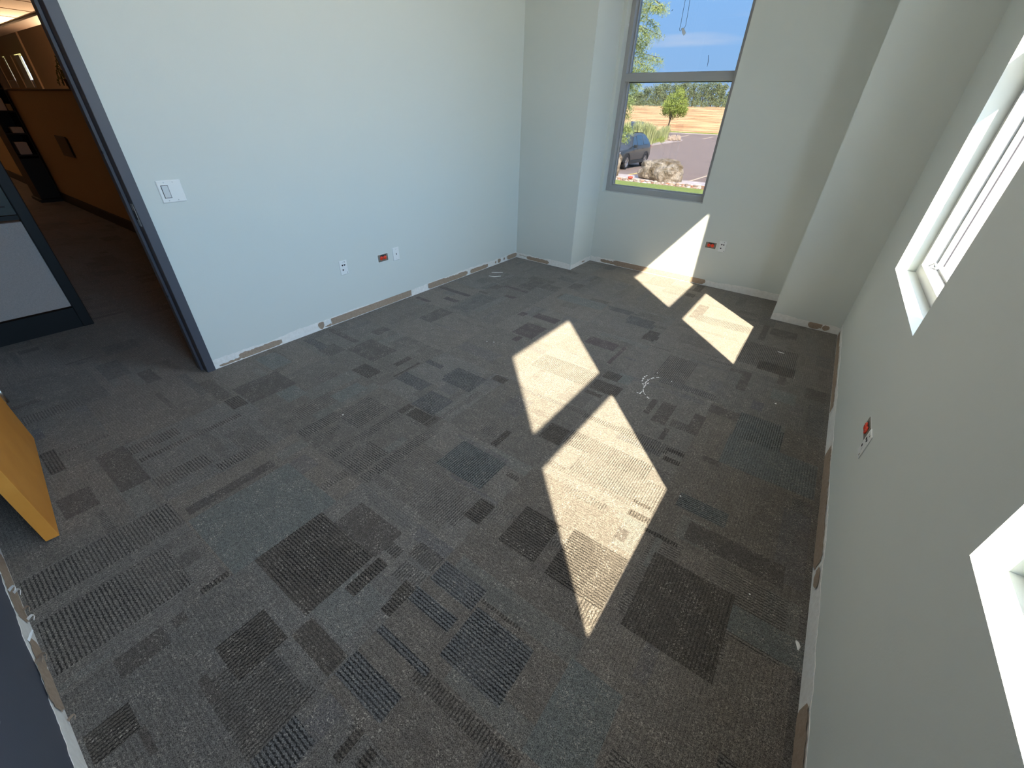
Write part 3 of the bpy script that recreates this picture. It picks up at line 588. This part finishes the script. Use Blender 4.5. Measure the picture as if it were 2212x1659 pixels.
loose('tan_box', (-8.75, -8.50, -2.81, -2.75, 1.402, 1.50), M['fabric'], 'small tan box beside the pale leaflets on the black rack', 'box')
loose('paper_tray', (-8.75, -8.50, -2.96, -2.80, 1.722, 1.84), M['white_p'], 'pale paper tray on the fourth open shelf of the black rack', 'papers')
p = MB().box(-6.75, -6.2, -2.728, -2.716, .86, 1.13); tag(p.build('wall_file', M['black'], bevel=.004), 'flat black file holder hung on the tan cubicle wall right of the rack', 'file holder')
# trailing plant on the cubicle wall
M['stem'] = mat('dull_green_leaf', (.16, .17, .03, 1), .6, noise=(40, 2, .4)); M['pot'] = mat('dark_clay_pot', (.09, .05, .03, 1), .8, bump=(60, .3, .003))
pl = empty('potted_plant', (-4.95, -2.672, 1.70), label='small trailing plant in a pot on top of the tan cubicle wall', cat='plant')
MB().lathe([(.035, 0), (.05, .09), (.054, .095), (.045, .095)], 14).build('pot', M['pot'], pl)
rg = random.Random(3)
for k in range(7):
    a = rg.uniform(0, 6.28); x, y = math.cos(a), math.sin(a) * .5; h = rg.uniform(.08, .22); l = rg.uniform(.12, .42)
    pts = [(0, 0, .08), (x * l * .4, y * l * .2, .09 + h), (x * l * .8, y * l * .4, .06 + h * .7), (x * l, y * l * .5, .03)]
    b = MB().tube(pts, .004, 5)
    for i in range(9):
        t_ = i / 9; q = Vector(pts[1]).lerp(Vector(pts[3]), t_); w = .016; n = Vector((rg.uniform(-1, 1), rg.uniform(-1, 1), rg.uniform(0, 1))).normalized() * w; m2 = n.orthogonal().normalized() * w * .6
        b.add([q, q + n + m2, q + n * 2, q + n - m2], [(0, 1, 2, 3)])
    b.build('stem', M['stem'], pl)
# warm light of the office
warm = lamp_mat('warm_lamp_glow', (1, .55, .25, 1), 26)
fl_ = empty('uplight_lamp', (-12.0, -.7, 0), label='floor lamp shining up at the office ceiling behind the cubicle wall', cat='lamp')
MB().lathe([(.15, 0), (.15, .02), (.02, .03), (.012, .05)], 20).build('base', M['black'], fl_); MB().tube([(0, 0, .03), (0, 0, 1.86)], .012).build('pole', M['black'], fl_)
MB().lathe([(.03, 1.84), (.17, 1.98), (.19, 2.02), (.18, 2.02), (.03, 1.86)], 24).build('lamp_bowl', M['black'], fl_); MB().lathe([(.05, 1.90), (.13, 1.97), (.05, 1.985)], 20).build('bulb', warm, fl_)
ld = bpy.data.lights.new('uplight_lamp_light', 'POINT'); ld.energy = 380; ld.color = (1, .62, .34); ld.shadow_soft_size = .12
lo = bpy.data.objects.new('lamp_light', ld); C.objects.link(lo); lo.parent = fl_; lo.location = (0, 0, 2.12)
cl = empty('ceiling_light', (-4.2, -6.2, 2.88), label='warm square ceiling light over the hallway', cat='ceiling light')
MB().box(-.31, .31, -.31, .31, -.02, .012).build('frame', M['ceil'], cl); MB().box(-.28, .28, -.28, .28, -.024, -.0205).build('diffuser', lamp_mat('hall_diffuser', (1, .66, .40, 1), 1.9), cl)
# ---------------------------------------------------------------- outdoors
G = -.67; LZ = -.50
M['lawn'] = mat('lawn_green', (.24, .32, .06, 1), .9, noise=(7, 5, .5), alt=(.36, .43, .10, 1), bump=(60, .8, .03))
M['asphalt'] = mat('worn_asphalt', (.25, .185, .145, 1), .9, noise=(1.1, 6, .45), alt=(.33, .25, .20, 1), bump=(120, .3, .01))
M['conc'] = mat('pale_concrete', (.58, .50, .45, 1), .85, noise=(3, 4, .4), alt=(.70, .62, .56, 1), bump=(40, .2, .01))
M['gravel'] = mat('tan_river_gravel', (.48, .33, .20, 1), .9, noise=(16, 2, .7), alt=(.66, .54, .40, 1), bump=(22, 1, .05))
M['field'] = mat('dry_golden_field', (.55, .27, .11, 1), .95, noise=(.35, 6, .75), alt=(.85, .64, .30, 1), bump=(3, .8, .3))
_t = M['field'].node_tree; _n = [n for n in _t.nodes if n.type == 'TEX_NOISE'][0]; _m = N(_t, 'ShaderNodeMapping'); _m.inputs['Scale'].default_value = (.35, 2.2, 2.2)
_t.links.new([n for n in _t.nodes if n.type == 'TEX_COORD'][0].outputs['Object'], _m.inputs[0]); _t.links.new(_m.outputs[0], _n.inputs[0])
M['leafy'] = mat('yellow_green_leaf', (.22, .30, .05, 1), .6, noise=(1.5, 2, .4), alt=(.36, .42, .07, 1))
M['leafd'] = mat('grey_green_leaf', (.13, .18, .085, 1), .7, noise=(.5, 3, .5), alt=(.24, .28, .12, 1))
M['leafb'] = mat('locust_leaf', (.24, .34, .13, 1), .5, noise=(4, 2, .5), alt=(.42, .46, .12, 1))
M['reed'] = mat('pale_green_reed', (.42, .50, .20, 1), .7, noise=(3, 2, .5), alt=(.62, .62, .30, 1))
M['bark'] = mat('grey_brown_bark', (.10, .075, .055, 1), .9, noise=(30, 3, .4), bump=(40, .6, .01))
M['line'] = mat('yellow_paint_line', (.75, .55, .15, 1), .8, noise=(20, 3, .4))
M['linew'] = mat('faded_white_paint_line', (.66, .52, .36, 1), .8, noise=(20, 3, .4))
def ground(name, poly, z0, z1, m, kind='structure', **k):
    o = MB().prism(poly, z0, z1).build(name, m); o['kind'] = kind; return tag(o, **k)
# asphalt, near curb, rock bed, lawn
ground('parking_lot', [(-140, 16.0), (90, 16.0), (90, 118), (-140, 118)], G - .3, G, M['asphalt'])
ground('near_curb', [(-60, 14.75), (60, 14.75), (60, 15.95), (-60, 15.95)], G - .2, LZ - .03, M['conc'])
ground('rock_bed', [(-60, 13.35), (60, 13.35), (60, 14.75), (-60, 14.75)], G - .2, LZ - .05, M['gravel'], 'structure')
ground('lawn', [(-60, .86), (-60, 13.35), (XO + .2, 13.35), (XO + .2, .86)], G - .3, LZ, M['lawn'])
ground('side_yard', [(XO, .86), (XO + .2, .86), (XO + .2, 13.35), (60, 13.35), (60, -40), (XO, -40)], G - .3, LZ - .01, mat('neutral_bounce_gravel', (.26, .23, .19, 1), .95, noise=(18, 3, .5), alt=(.32, .29, .24, 1)))  # unseen ground, made gravel so its bounce light stays neutral
# far curb and verge, field rising to a ridge
ground('far_curb', [(-140, 111.5), (90, 118), (90, 119), (-140, 113.2)], G - .2, G + .16, M['conc'])
fb = MB(); nx, ny = 60, 26; vs = []
for jy in range(ny + 1):
    for ix in range(nx + 1):
        x = -150 + 230 * ix / nx; y = 112.6 + (x + 140) * .027 + 110 * jy / ny; t_ = jy / ny
        z = G + .1 + 7.1 * (1 - (1 - min(1, t_ / .55)) ** 1.3) + .12 * mnoise.noise(Vector((x * .12, y * .12, 0)))
        vs.append((x, y, z))
fb.add(vs, [(j_ * (nx + 1) + i, j_ * (nx + 1) + i + 1, (j_ + 1) * (nx + 1) + i + 1, (j_ + 1) * (nx + 1) + i) for j_ in range(ny) for i in range(nx)], True)
st(fb.build('field', M['field'])).name = 'dry_field'
ground('far_verge', [(-140, 113.2), (90, 119), (90, 122), (-140, 117)], G, G + .34, M['leafy'])
# island with tall grasses
def pxp(*l, z=G): return [tuple(at(x, y, 2, z)[:2]) for x, y in l]
isl = pxp((1300, 345), (1345, 329), (1385, 319), (1408, 314.6), (1440, 310), (1465, 306.6), (1474, 304.6), (1466, 301), (1452, 297), (1441, 293), (1430, 291.5), (1330, 291))
ground('island_curb', isl, G - .1, G + .15, M['conc'])
cx_ = sum(p[0] for p in isl) / len(isl); cy_ = sum(p[1] for p in isl) / len(isl)
def inset(poly, k):
    out = []
    n = len(poly)
    for i in range(n):
        a, b_, c = Vector(poly[i - 1]), Vector(poly[i]), Vector(poly[(i + 1) % n]); d1 = (b_ - a).normalized(); d2 = (c - b_).normalized()
        nn = Vector((-(d1.y + d2.y), d1.x + d2.x)).normalized(); out.append(tuple(b_ + nn * k))
    return out
ar = -1 * 0 + sum(isl[i - 1][0] * isl[i][1] - isl[i][0] * isl[i - 1][1] for i in range(len(isl)))
ground('island_bed', inset(isl, .45 if ar > 0 else -.45), G, G + .17, M['gravel'])
# painted stall lines
def stripe(a, b_, w, m, label, g):
    a, b_ = Vector(a), Vector(b_); n = (b_ - a).normalized(); s_ = Vector((-n.y, n.x)) * w / 2
    o = MB().prism([tuple(a - s_), tuple(b_ - s_), tuple(b_ + s_), tuple(a + s_)], G, G + .006).build('painted_line', m); tag(o, label, 'parking line', g)
stripe((-5.35, 16.05), (-5.35, 21.6), .11, M['line'], 'yellow parking line running back from the curb beside the dark SUV', None)
stripe((-2.35, 16.05), (-2.35, 21.6), .11, M['linew'], 'pale parking line in the shadow at the right edge of the window view', None)
for k, (p1, p2) in enumerate((((1469, 296.2), (1489, 291.6)), ((1519, 300.3), (1540, 295.4)))):
    stripe(pxp(p1)[0], pxp(p2)[0], .3, M['linew'], ('far pale parking line nearest the small tree', 'far pale parking line at the right of the window view')[k], 'far parking lines')

# boulders
def boulder(loc, size, seed, m, label, flat=0):
    bm = bmesh.new(); bmesh.ops.create_icosphere(bm, subdivisions=4, radius=1)
    for v in bm.verts:
        p = v.co.copy(); n = mnoise.noise(p * 1.3 + Vector((seed, 0, 0))) * .35 + mnoise.noise(p * 3.1 + Vector((0, seed, 0))) * .16 + abs(mnoise.noise(p * 7 + Vector((0, 0, seed)))) * .10
        p = p * (1 + n); p = Vector((math.copysign(abs(p.x) ** .8, p.x), math.copysign(abs(p.y) ** .85, p.y), math.copysign(abs(p.z) ** .8, p.z)))
        v.co = Vector((p.x * size[0] / 2, p.y * size[1] / 2, max(p.z * size[2] / 2, -size[2] * .42)))
    me = bpy.data.meshes.new('boulder'); bm.to_mesh(me); bm.free(); me.materials.append(m)
    o = bpy.data.objects.new('boulder', me); C.objects.link(o); o.location = loc; return tag(o, label, 'boulder')
rockm = mat('banded_tan_rock', (.20, .15, .085, 1), .9, noise=(3.2, 7, .8), alt=(.50, .43, .32, 1), bump=(9, 1, .12))
bb = boulder((-3.10, 15.35, LZ + .24), (1.9, 1.3, 1.0), 3.3, rockm, 'large craggy tan boulder in the centre of the rock bed outside the window')
bb.rotation_euler = (0, .08, -.25)
boulder((-5.55, 15.1, LZ + .36), (1.1, .9, 1.12), 8.1, rockm, 'tall tan boulder cut off by the left window frame in front of the dark SUV')
# river stones
stones = []
for k in range(5):
    bm = bmesh.new(); bmesh.ops.create_icosphere(bm, subdivisions=2, radius=1)
    for v in bm.verts: v.co *= 1 + mnoise.noise(v.co * 1.2 + Vector((k * 5, 0, 0))) * .3; v.co.z *= .6
    me = bpy.data.meshes.new('river_stone'); bm.to_mesh(me); bm.free()
    for p_ in me.polygons: p_.use_smooth = True
    me.materials.append(mat('river_stone_%s' % 'abcde'[k], ((.62, .42, .26, 1), (.66, .56, .43, 1), (.50, .22, .12, 1), (.74, .66, .56, 1), (.42, .31, .21, 1))[k], .8, bump=(15, .4, .01)))
    o = bpy.data.objects.new('river_stone', me); C.objects.link(o); stones.append(o)
red_ = at(1362, 383.5, 2, LZ + .02); rg = random.Random(21); spots = []; tries = 0
while len(spots) < 250 and tries < 20000:
    tries += 1; x = rg.uniform(-5.4, -.5); y = rg.uniform(13.45, 14.7); s_ = rg.uniform(.04, .095)
    if (x + 3.1) ** 2 / 1.35 + (y - 15.35) ** 2 / .95 < 1 or (x + 5.55) ** 2 / .5 + (y - 15.1) ** 2 / .5 < 1: continue
    if (x - red_.x) ** 2 + (y - red_.y) ** 2 < .11: continue
    if all((x - a_) ** 2 + (y - b_) ** 2 > (1.45 * (s_ + c_)) ** 2 for a_, b_, c_ in spots): spots.append((x, y, s_))
for k, (x, y, s_) in enumerate(spots):
    o = stones[k % 5] if k < 5 else stones[rg.choice((0, 1, 1, 3, 3, 4, 2))].copy()
    if k >= 5: C.objects.link(o)
    o.location = (x, y, LZ - .05 + s_ * .35); o.scale = (s_ * rg.uniform(.8, 1.4), s_, s_ * rg.uniform(.7, 1.1)); o.rotation_euler = (0, 0, rg.uniform(0, 3))
    tag(o, 'rounded pale tan or rusty river stone between the lawn and the curb outside', 'stone', 'river stones along the lawn')
o = stones[2].copy(); o.data = stones[2].data.copy(); C.objects.link(o); o.data.materials.clear(); o.data.materials.append(mat('brick_red_stone', (.6, .12, .07, 1), .8, bump=(15, .4, .01)))
p = at(1362, 383.5, 2, LZ + .02); o.location = p; o.scale = (.12, .10, .11); tag(o, 'single brick-red stone lying among the pale river stones', 'stone'); del o['group']

# foliage
def leafcloud(b, pts, rad, n, size, rg, squash=1, shell=.0):
    for c in pts:
        for _ in range(n):
            while True:
                q = Vector((rg.uniform(-1, 1), rg.uniform(-1, 1), rg.uniform(-1, 1)))
                if shell <= q.length <= 1: break
            q = Vector(c) + Vector((q.x, q.y, q.z * squash)) * rad
            u = Vector((rg.gauss(0, 1), rg.gauss(0, 1), rg.gauss(0, 1))).normalized() * size * rg.uniform(.7, 1.3); v = u.orthogonal().normalized() * size * .55
            b.add([q - u, q - v, q + u, q + v], [(0, 1, 2, 3)])
def ball(c, rx, rz, n, rg):
    out = []
    for _ in range(n):
        q = Vector((rg.gauss(0, 1), rg.gauss(0, 1), rg.gauss(0, 1))).normalized() * rg.uniform(.55, .95); out.append((c[0] + q.x * rx, c[1] + q.y * rx, c[2] + q.z * rz))
    return out
# young tree
rg = random.Random(5)
base = at(1440, 290.5, 1, 98.8); base.z = G; crown = at(1458, 227, 1, 98.8)
yt = empty('young_tree', base, label='small round-crowned tree with a thin leaning trunk at the far side of the parking lot', cat='tree')
fork = at(1446.5, 262, 1, 98.8); b = MB().tube([base, base.lerp(fork, .6) + Vector((-.05, 0, 0)), fork, crown], [.19, .14, .13, .04], 8)
for k in range(8):
    a = k * .8; q = crown + Vector((math.cos(a) * 2, math.sin(a) * 2, rg.uniform(-1, 1.8))); b.tube([fork.lerp(crown, rg.uniform(0, .5)), q], [.07, .02], 5)
b.build('trunk', M['bark'], yt, shift=base)
b = MB(); cl_ = [p for p in ball(crown, 2.85, 2.7, 46, rg)]
cl_ = [(p[0] + (p[2] - crown.z) * .12, p[1], p[2]) for p in cl_]
leafcloud(b, cl_, .85, 90, .13, rg); leafcloud(b, [tuple(crown)], 2.3, 700, .16, rg)
b.build('crown', M['leafy'], yt, shift=base)
# tree belt on the ridge
belt = [(1362, 206, 200), (1380, 200, 202), (1401, 191, 199), (1422, 185, 205), (1442, 180, 201), (1463, 178, 206), (1484, 177, 200), (1506, 179, 204), (1526, 178, 201), (1547, 179, 204), (1564, 183, 201), (1584, 196, 203)]
for k, (px, py, _) in enumerate(belt):
    y = 176 + (k % 3) * 8; top = at(px, py, 1, y); zb = 6.1; h = top.z - zb
    root = empty('belt_tree', (top.x, y, zb), label={0: 'leftmost grey-green tree of the belt on the far ridge', 11: 'rightmost grey-green tree of the belt on the far ridge', 5: 'grey-green ridge tree directly behind the small round tree'}.get(k, 'grey-green tree in the belt of trees on the far ridge'), cat='tree', group='tree belt on the ridge')
    b = MB().tube([(0, 0, 0), (rg.uniform(-.3, .3), 0, h * .7)], [.3, .1], 6); b.build('trunk', M['bark'], root)
    b = MB(); w = rg.uniform(2.6, 3.6)
    for t_ in (.22, .4, .58, .74, .88): leafcloud(b, ball((0, 0, h * t_), w * (1.05 - abs(t_ - .42)), h * .12, 9, rg), 1.05, 34, .24, rg)
    b.build('crown', M['leafd'], root)
# low shrubs under the belt
b = MB(); rs = random.Random(9)
for k in range(90):
    x = -76 + k * .55; leafcloud(b, [(x, 169.5 + rs.uniform(-1, 1), 6.3 + rs.uniform(0, 1.2))], 1.0, 26, .2, rs)
tag(b.build('hedge_undergrowth', M['leafd']), 'continuous scrubby undergrowth along the foot of the tree belt', 'undergrowth', kind='stuff')
# locust tree close to the window on the left
lt_ = empty('locust_tree', (-4.6, 8.6, LZ), label='feathery-leaved tree hanging into the left side of the window view', cat='tree')
MB().tube([(-4.6, 8.6, LZ), (-4.5, 8.6, 1.5), (-4.2, 8.5, 3.2), (-3.6, 8.3, 4.6)], [.14, .12, .09, .04], 10).build('trunk', M['bark'], lt_, shift=lt_.location)
tw = [((1350, -6), (1395, -12), (1436, 14)), ((1350, 0), (1385, 4), (1437, 22)), ((1350, 8), (1390, 20), (1424, 16)), ((1345, 30), (1390, 34), (1422, 60)), ((1345, 40), (1380, 55), (1426, 76)), ((1342, 48), (1385, 62), (1404, 82)),
      ((1340, 60), (1375, 78), (1398, 96)), ((1338, 80), (1372, 92), (1384, 104)), ((1335, 105), (1370, 112), (1424, 124)), ((1335, 112), (1375, 124), (1428, 134)), ((1334, 125), (1380, 134), (1412, 152)), ((1334, 135), (1368, 146), (1400, 158)),
      ((1330, 150), (1356, 152), (1378, 160)), ((1330, 170), (1358, 180), (1384, 182)), ((1328, 176), (1356, 184), (1376, 196)), ((1326, 186), (1350, 196), (1366, 212)), ((1326, 205), (1346, 214), (1361, 232)), ((1324, 225), (1340, 232), (1357, 250)),
      ((1320, 268), (1340, 270), (1362, 278)), ((1320, 276), (1338, 284), (1366, 282)), ((1320, 285), (1338, 290), (1352, 300))]
rg = random.Random(8); tb = MB(); lb = MB()
for k, tr in enumerate(tw):
    y = 7.5 + (k % 5) * .25; A_, B_, C_ = (at(px, py, 1, y) for px, py in tr)
    pts = [A_.lerp(B_, t_) for t_ in (0, .25, .5, .75)] + [B_.lerp(C_, t_) for t_ in (0, .2, .4, .6, .8, 1)]
    tb.tube([Vector((-3.9, 8.3, A_.z + .5)), A_] + pts[1:], .006, 5)
    leafcloud(lb, [tuple(q + Vector((0, 0, -.03))) for q in pts[1:]], .13, 26, .021, rg, .8)
    for q in pts[2:]:
        for s_ in range(8):
            dr = Vector((rg.uniform(-1, 1), rg.uniform(-.6, .6), rg.uniform(-1.2, .3))).normalized(); L_ = rg.uniform(.08, .18)
            for m_ in range(8):
                c = q + dr * L_ * m_ / 7 + Vector((0, 0, -.02 * (m_ / 7) ** 2)); pr = dr.orthogonal().normalized(); pr.rotate(Matrix.Rotation(rg.uniform(-.4, .4), 3, dr))
                for sg in (-1, 1):
                    u = (pr * sg + dr * .3).normalized() * .017; v = dr * .0055; lb.add([c, c + u * .5 + v, c + u, c + u * .5 - v], [(0, 1, 2, 3)])
tb.build('branches', M['bark'], lt_, shift=lt_.location); lb.build('leaves', M['leafb'], lt_, shift=lt_.location)
b = MB(); leafcloud(b, ball((-4.6, 8.9, 4.9), 1.7, 1.3, 40, rg), .45, 60, .05, rg); b.build('crown', M['leafb'], lt_, shift=lt_.location)
# ornamental grasses on the island
rg = random.Random(12)
cl2 = [(1346, 311, 262), (1376, 313, 257), (1387, 308, 260), (1396, 313, 262), (1404, 312, 267), (1412, 309, 280), (1422, 306, 276), (1430, 305, 270), (1437, 302, 268), (1351, 306, 258), (1371, 307, 256), (1391, 308, 262), (1416, 303, 284)]
for k, (px, py, pt) in enumerate(cl2[:11]):
    p = at(px, py, 2, G + .17); q = at(px, pt, 1, p.y); h = q.z - p.z
    b = MB()
    for _ in range(150):
        a = rg.uniform(0, 6.28); r0 = rg.uniform(0, .3); l = rg.uniform(.6, 1.05) * h; sp_r = rg.uniform(.1, .55); ww = .022
        d_ = Vector((math.cos(a), math.sin(a), 0)); s_ = Vector((-d_.y, d_.x, 0)) * ww; o0 = d_ * r0
        pts = [o0, o0 + d_ * sp_r * .25 + Vector((0, 0, l * .5)), o0 + d_ * sp_r * .7 + Vector((0, 0, l * .9)), o0 + d_ * sp_r * 1.2 + Vector((0, 0, l * .93))]
        b.add([pts[0] - s_, pts[0] + s_, pts[1] - s_, pts[1] + s_, pts[2] - s_ * .7, pts[2] + s_ * .7, pts[3]], [(0, 1, 3, 2), (2, 3, 5, 4), (4, 5, 6)])
    o = b.build('ornamental_grass', M['reed']); o.location = p; tag(o, 'tall pale green ornamental grass clump on the curbed island behind the dark SUV', 'ornamental grass', 'ornamental grasses on the island')
for k, px in enumerate((1399, 1407, 1414, 1428)):
    p = at(px, 311 - k, 2, G + .17); b = MB(); leafcloud(b, [(0, 0, .3)], .45, 150, .07, rg, .7); o = b.build('low_shrub', M['leafy']); o.location = p
    tag(o, 'low yellow-green shrub at the island curb, %s' % ('nearest the dark SUV', 'second from the dark SUV', 'third from the dark SUV', 'furthest from the dark SUV')[k], 'shrub', 'low shrubs on the island')
b = MB()
for k in range(60):
    p = at(1444 + rg.uniform(1, 26), 303 + rg.uniform(-9, 2), 2, G + .2)
    s_ = rg.uniform(.12, .22); b.lathe([(s_ * .5, 0), (s_, .1), (s_ * .7, .22), (s_ * .2, .27)], 6, Matrix.Translation(p), False)
tag(b.build('island_rocks', M['gravel']), 'heap of pale rocks at the tip of the curbed island under the small tree', 'rocks', kind='stuff')

# vehicles
glassd = mat('dark_car_glass', (.03, .05, .07, 1), .05, spec=.9, coat=.5); tyre = mat('black_tyre_rubber', (.02, .02, .02, 1), .85, bump=(60, .2, .003)); rim = mat('silver_alloy', (.5, .5, .5, 1), .3, metal=.8, bump=(90, .05, .002))
lampc = mat('clear_headlamp', (.7, .72, .72, 1), .1, spec=.8); redl = mat('red_tail_lamp', (.4, .02, .02, 1), .2, bump=(90, .05, .002)); clad = mat('black_plastic_cladding', (.025, .027, .028, 1), .7, bump=(90, .2, .002))
def suv(name, paint, loc, rz, label, k=1.0, hk=1.0):
    """nose towards local -y"""
    root = empty(name, loc, rz, label=label, cat='vehicle', group=None)
    # stations: y, half width low, half width belt, z floor, z belt, half width roof, z roof
    St = [(-2.36, .55, .50, .42, .62, .46, .66), (-2.30, .78, .74, .30, .78, .66, .84), (-2.10, .88, .86, .26, .90, .70, .95), (-1.5, .91, .90, .24, .98, .70, 1.03), (-1.05, .92, .91, .24, 1.02, .72, 1.10),
          (-.45, .92, .91, .24, 1.04, .66, 1.52), (.1, .92, .91, .24, 1.05, .65, 1.60), (.9, .92, .91, .24, 1.07, .64, 1.61), (1.6, .92, .91, .24, 1.09, .62, 1.57), (2.05, .90, .89, .28, 1.10, .58, 1.45), (2.30, .84, .82, .34, 1.05, .60, 1.16), (2.38, .72, .70, .44, .95, .58, 1.0)]
    b = MB(); rings = []
    for (y, wl, wb, zf, zb, wr, zr) in St:
        zr = zr * hk + (.10 if zr > 1.2 else .02)
        h = [(0, zf), (wl * .8, zf), (wl, zf + .12), (wl, (zf + zb) / 2), (wb, zb), ((wb + wr) / 2, (zb + zr) / 2), (wr, zr - .05), (wr * .82, zr), (0, zr + .01)]
        ring = [(x, y, z) for x, z in h] + [(-x, y, z) for x, z in reversed(h[1:-1])]; rings.append(ring)
    n = len(rings[0]); vs = [v for r_ in rings for v in r_]
    b.add(vs, [(i * n + q, i * n + (q + 1) % n, (i + 1) * n + (q + 1) % n, (i + 1) * n + q) for i in range(len(St) - 1) for q in range(n)] + [tuple(range(n)), tuple(range((len(St) - 1) * n, len(St) * n))], True)
    body = b.build('body', paint, root, bevel=0); sm = body.modifiers.new('s', 'SUBSURF'); sm.levels = sm.render_levels = 1
    def ring_pt(y, fz, side, off=.006):        # point on the greenhouse side
        for a, c in zip(St, St[1:]):
            if a[0] <= y <= c[0]:
                t_ = (y - a[0]) / (c[0] - a[0]); q = [u + (v - u) * t_ for u, v in zip(a, c)]; q[6] = q[6] * hk + .10
                return ((q[2] + (q[5] - q[2]) * fz + off) * side, y, q[4] + (q[6] - .05 - q[4]) * fz)
    for sd in (-1, 1):
        for nm, ys in (('side_window', [(-.72, -.12, .1, .86)]), ('side_window', [(-.02, .80, .1, .88)]), ('side_window', [(.88, 1.72, .12, .86)])):
            for (y0, y1, f0, f1) in ys:
                m_ = MB(); K = 6; vs = []
                for i in range(K + 1):
                    y = y0 + (y1 - y0) * i / K; ft = f1
                    if y < -.45: ft = f0 + (f1 - f0) * max(.08, (y + .80) / .35)
                    if y > 1.35: ft = f0 + (f1 - f0) * max(.12, (1.85 - y) / .5)
                    vs += [ring_pt(y, f0, sd), ring_pt(y, min(ft, f1), sd)]
                m_.add(vs, [(i * 2, i * 2 + 2, i * 2 + 3, i * 2 + 1) for i in range(K)]); m_.build(nm, glassd, root)
        mr = MB(); mr.box(sd * .93 - .10 + sd * .10, sd * .93 + .10 + sd * .10, -.78, -.66, 1.02, 1.17); mr.build('wing_mirror', paint, root, bevel=.03)
        rr = MB().tube([(sd * .50, -.15, 1.60), (sd * .50, 0, 1.70), (sd * .49, 1.35, 1.69), (sd * .48, 1.55, 1.56)], .025, 6); rr.build('roof_rail', clad, root)
        c = MB(); c.box(sd * .90 - .03, sd * .90 + .03, -1.05, 1.05, .24, .40); c.build('side_cladding', clad, root, bevel=.02)
        hl = MB().prism([(0, .70), (.30, .74), (.34, .84), (.04, .82)], -2.33, -2.16, Matrix(((sd, 0, 0, sd * .50), (0, 0, 1, 0), (0, 1, 0, 0), (0, 0, 0, 1)))); hl.build('headlamp', lampc, root, bevel=.02)
        tl = MB().box(sd * .70 - .10, sd * .70 + .10, 2.22, 2.38, .92, 1.08); tl.build('tail_lamp', redl, root, bevel=.02)
        for y in (.02, .80): MB().box(sd * .915 - .02, sd * .915 + .02, y - .1 + .62 * 0, y + .06, .93, .96).build('door_handle', paint, root, bevel=.008)
        for y in (-1.38, 1.36):
            Mw = Matrix.Translation((sd * .80, y, .35)) @ Matrix.Rotation(sd * math.pi / 2, 4, 'Y')
            wh = MB().lathe([(.24, -.09), (.33, -.10), (.355, -.06), (.355, .09), (.33, .125), (.245, .12), (.235, .06)], 28, Mw); w_ = wh.build('wheel', tyre, root)
            rm = MB().lathe([(.235, .05), (.24, .115), (.225, .118), (.215, .07), (.05, .075)], 28, Mw); rm_o = rm.build('rim', rim, w_)
            for s5 in range(5):
                a = s5 * 2 * math.pi / 5
                MB().box(-.03, .03, .03, .225, .075, .112, Mw @ Matrix.Rotation(a, 4, 'Z')).build('spoke', rim, w_)
            ah = MB(); arc = []
            for i in range(13):
                t_ = math.pi * i / 12; arc.append((y + .43 * math.cos(t_), .36 + .43 * math.sin(t_)))
            arc2 = [(y + .37 * math.cos(math.pi * i / 12), .36 + .37 * math.sin(math.pi * i / 12)) for i in range(12, -1, -1)]
            ah.prism(arc + arc2, sd * .84, sd * .935, Matrix(((0, 0, 1, 0), (1, 0, 0, 0), (0, 1, 0, 0), (0, 0, 0, 1)))); ah.build('wheel_arch', clad, root)
    ws = MB(); ws.add([(-.80, -1.02, 1.075), (.80, -1.02, 1.075), (.62, -.50, 1.57 * hk), (-.62, -.50, 1.57 * hk)], [(0, 1, 2, 3)])
    ws.v = [(x, y - .045, z + .045) for x, y, z in ws.v]; ws.build('windscreen', glassd, root)
    rw = MB(); rw.add([(-.62, 2.30, 1.14), (.62, 2.30, 1.14), (.54, 2.10, 1.42 * hk), (-.54, 2.10, 1.42 * hk)], [(0, 1, 2, 3)]); rw.v = [(x, y + .06, z + .03) for x, y, z in rw.v]; rw.build('rear_window', glassd, root)
    MB().box(-.42, .42, -2.40, -2.30, .52, .74).build('grille', clad, root, bevel=.02)
    MB().box(-.80, .80, -2.38, -2.26, .30, .42).build('bumper', clad, root, bevel=.03)
    root.scale = (k, k, k); return root
cp1 = mat('dark_grey_green_car_paint', (.055, .062, .062, 1), .3, metal=.2, spec=.5, coat=.3)
suv('dark_suv', cp1, (-7.42, 21.0, G), 0, 'dark grey SUV with roof rails parked nose-in behind the left boulder')
suv('far_suv', mat('deep_teal_car_paint', (.03, .05, .055, 1), .2, metal=.3, coat=.7), (-19.6, 53.5, G), .25, 'dark teal vehicle whose rounded roof shows behind the ornamental grasses', 1.28)
suv('near_hatchback', mat('silver_car_paint', (.3, .3, .3, 1), .25, metal=.4, coat=.7), (-.30, 19.2, G), 0, 'silver car just outside the right window edge that throws its shadow on the asphalt')
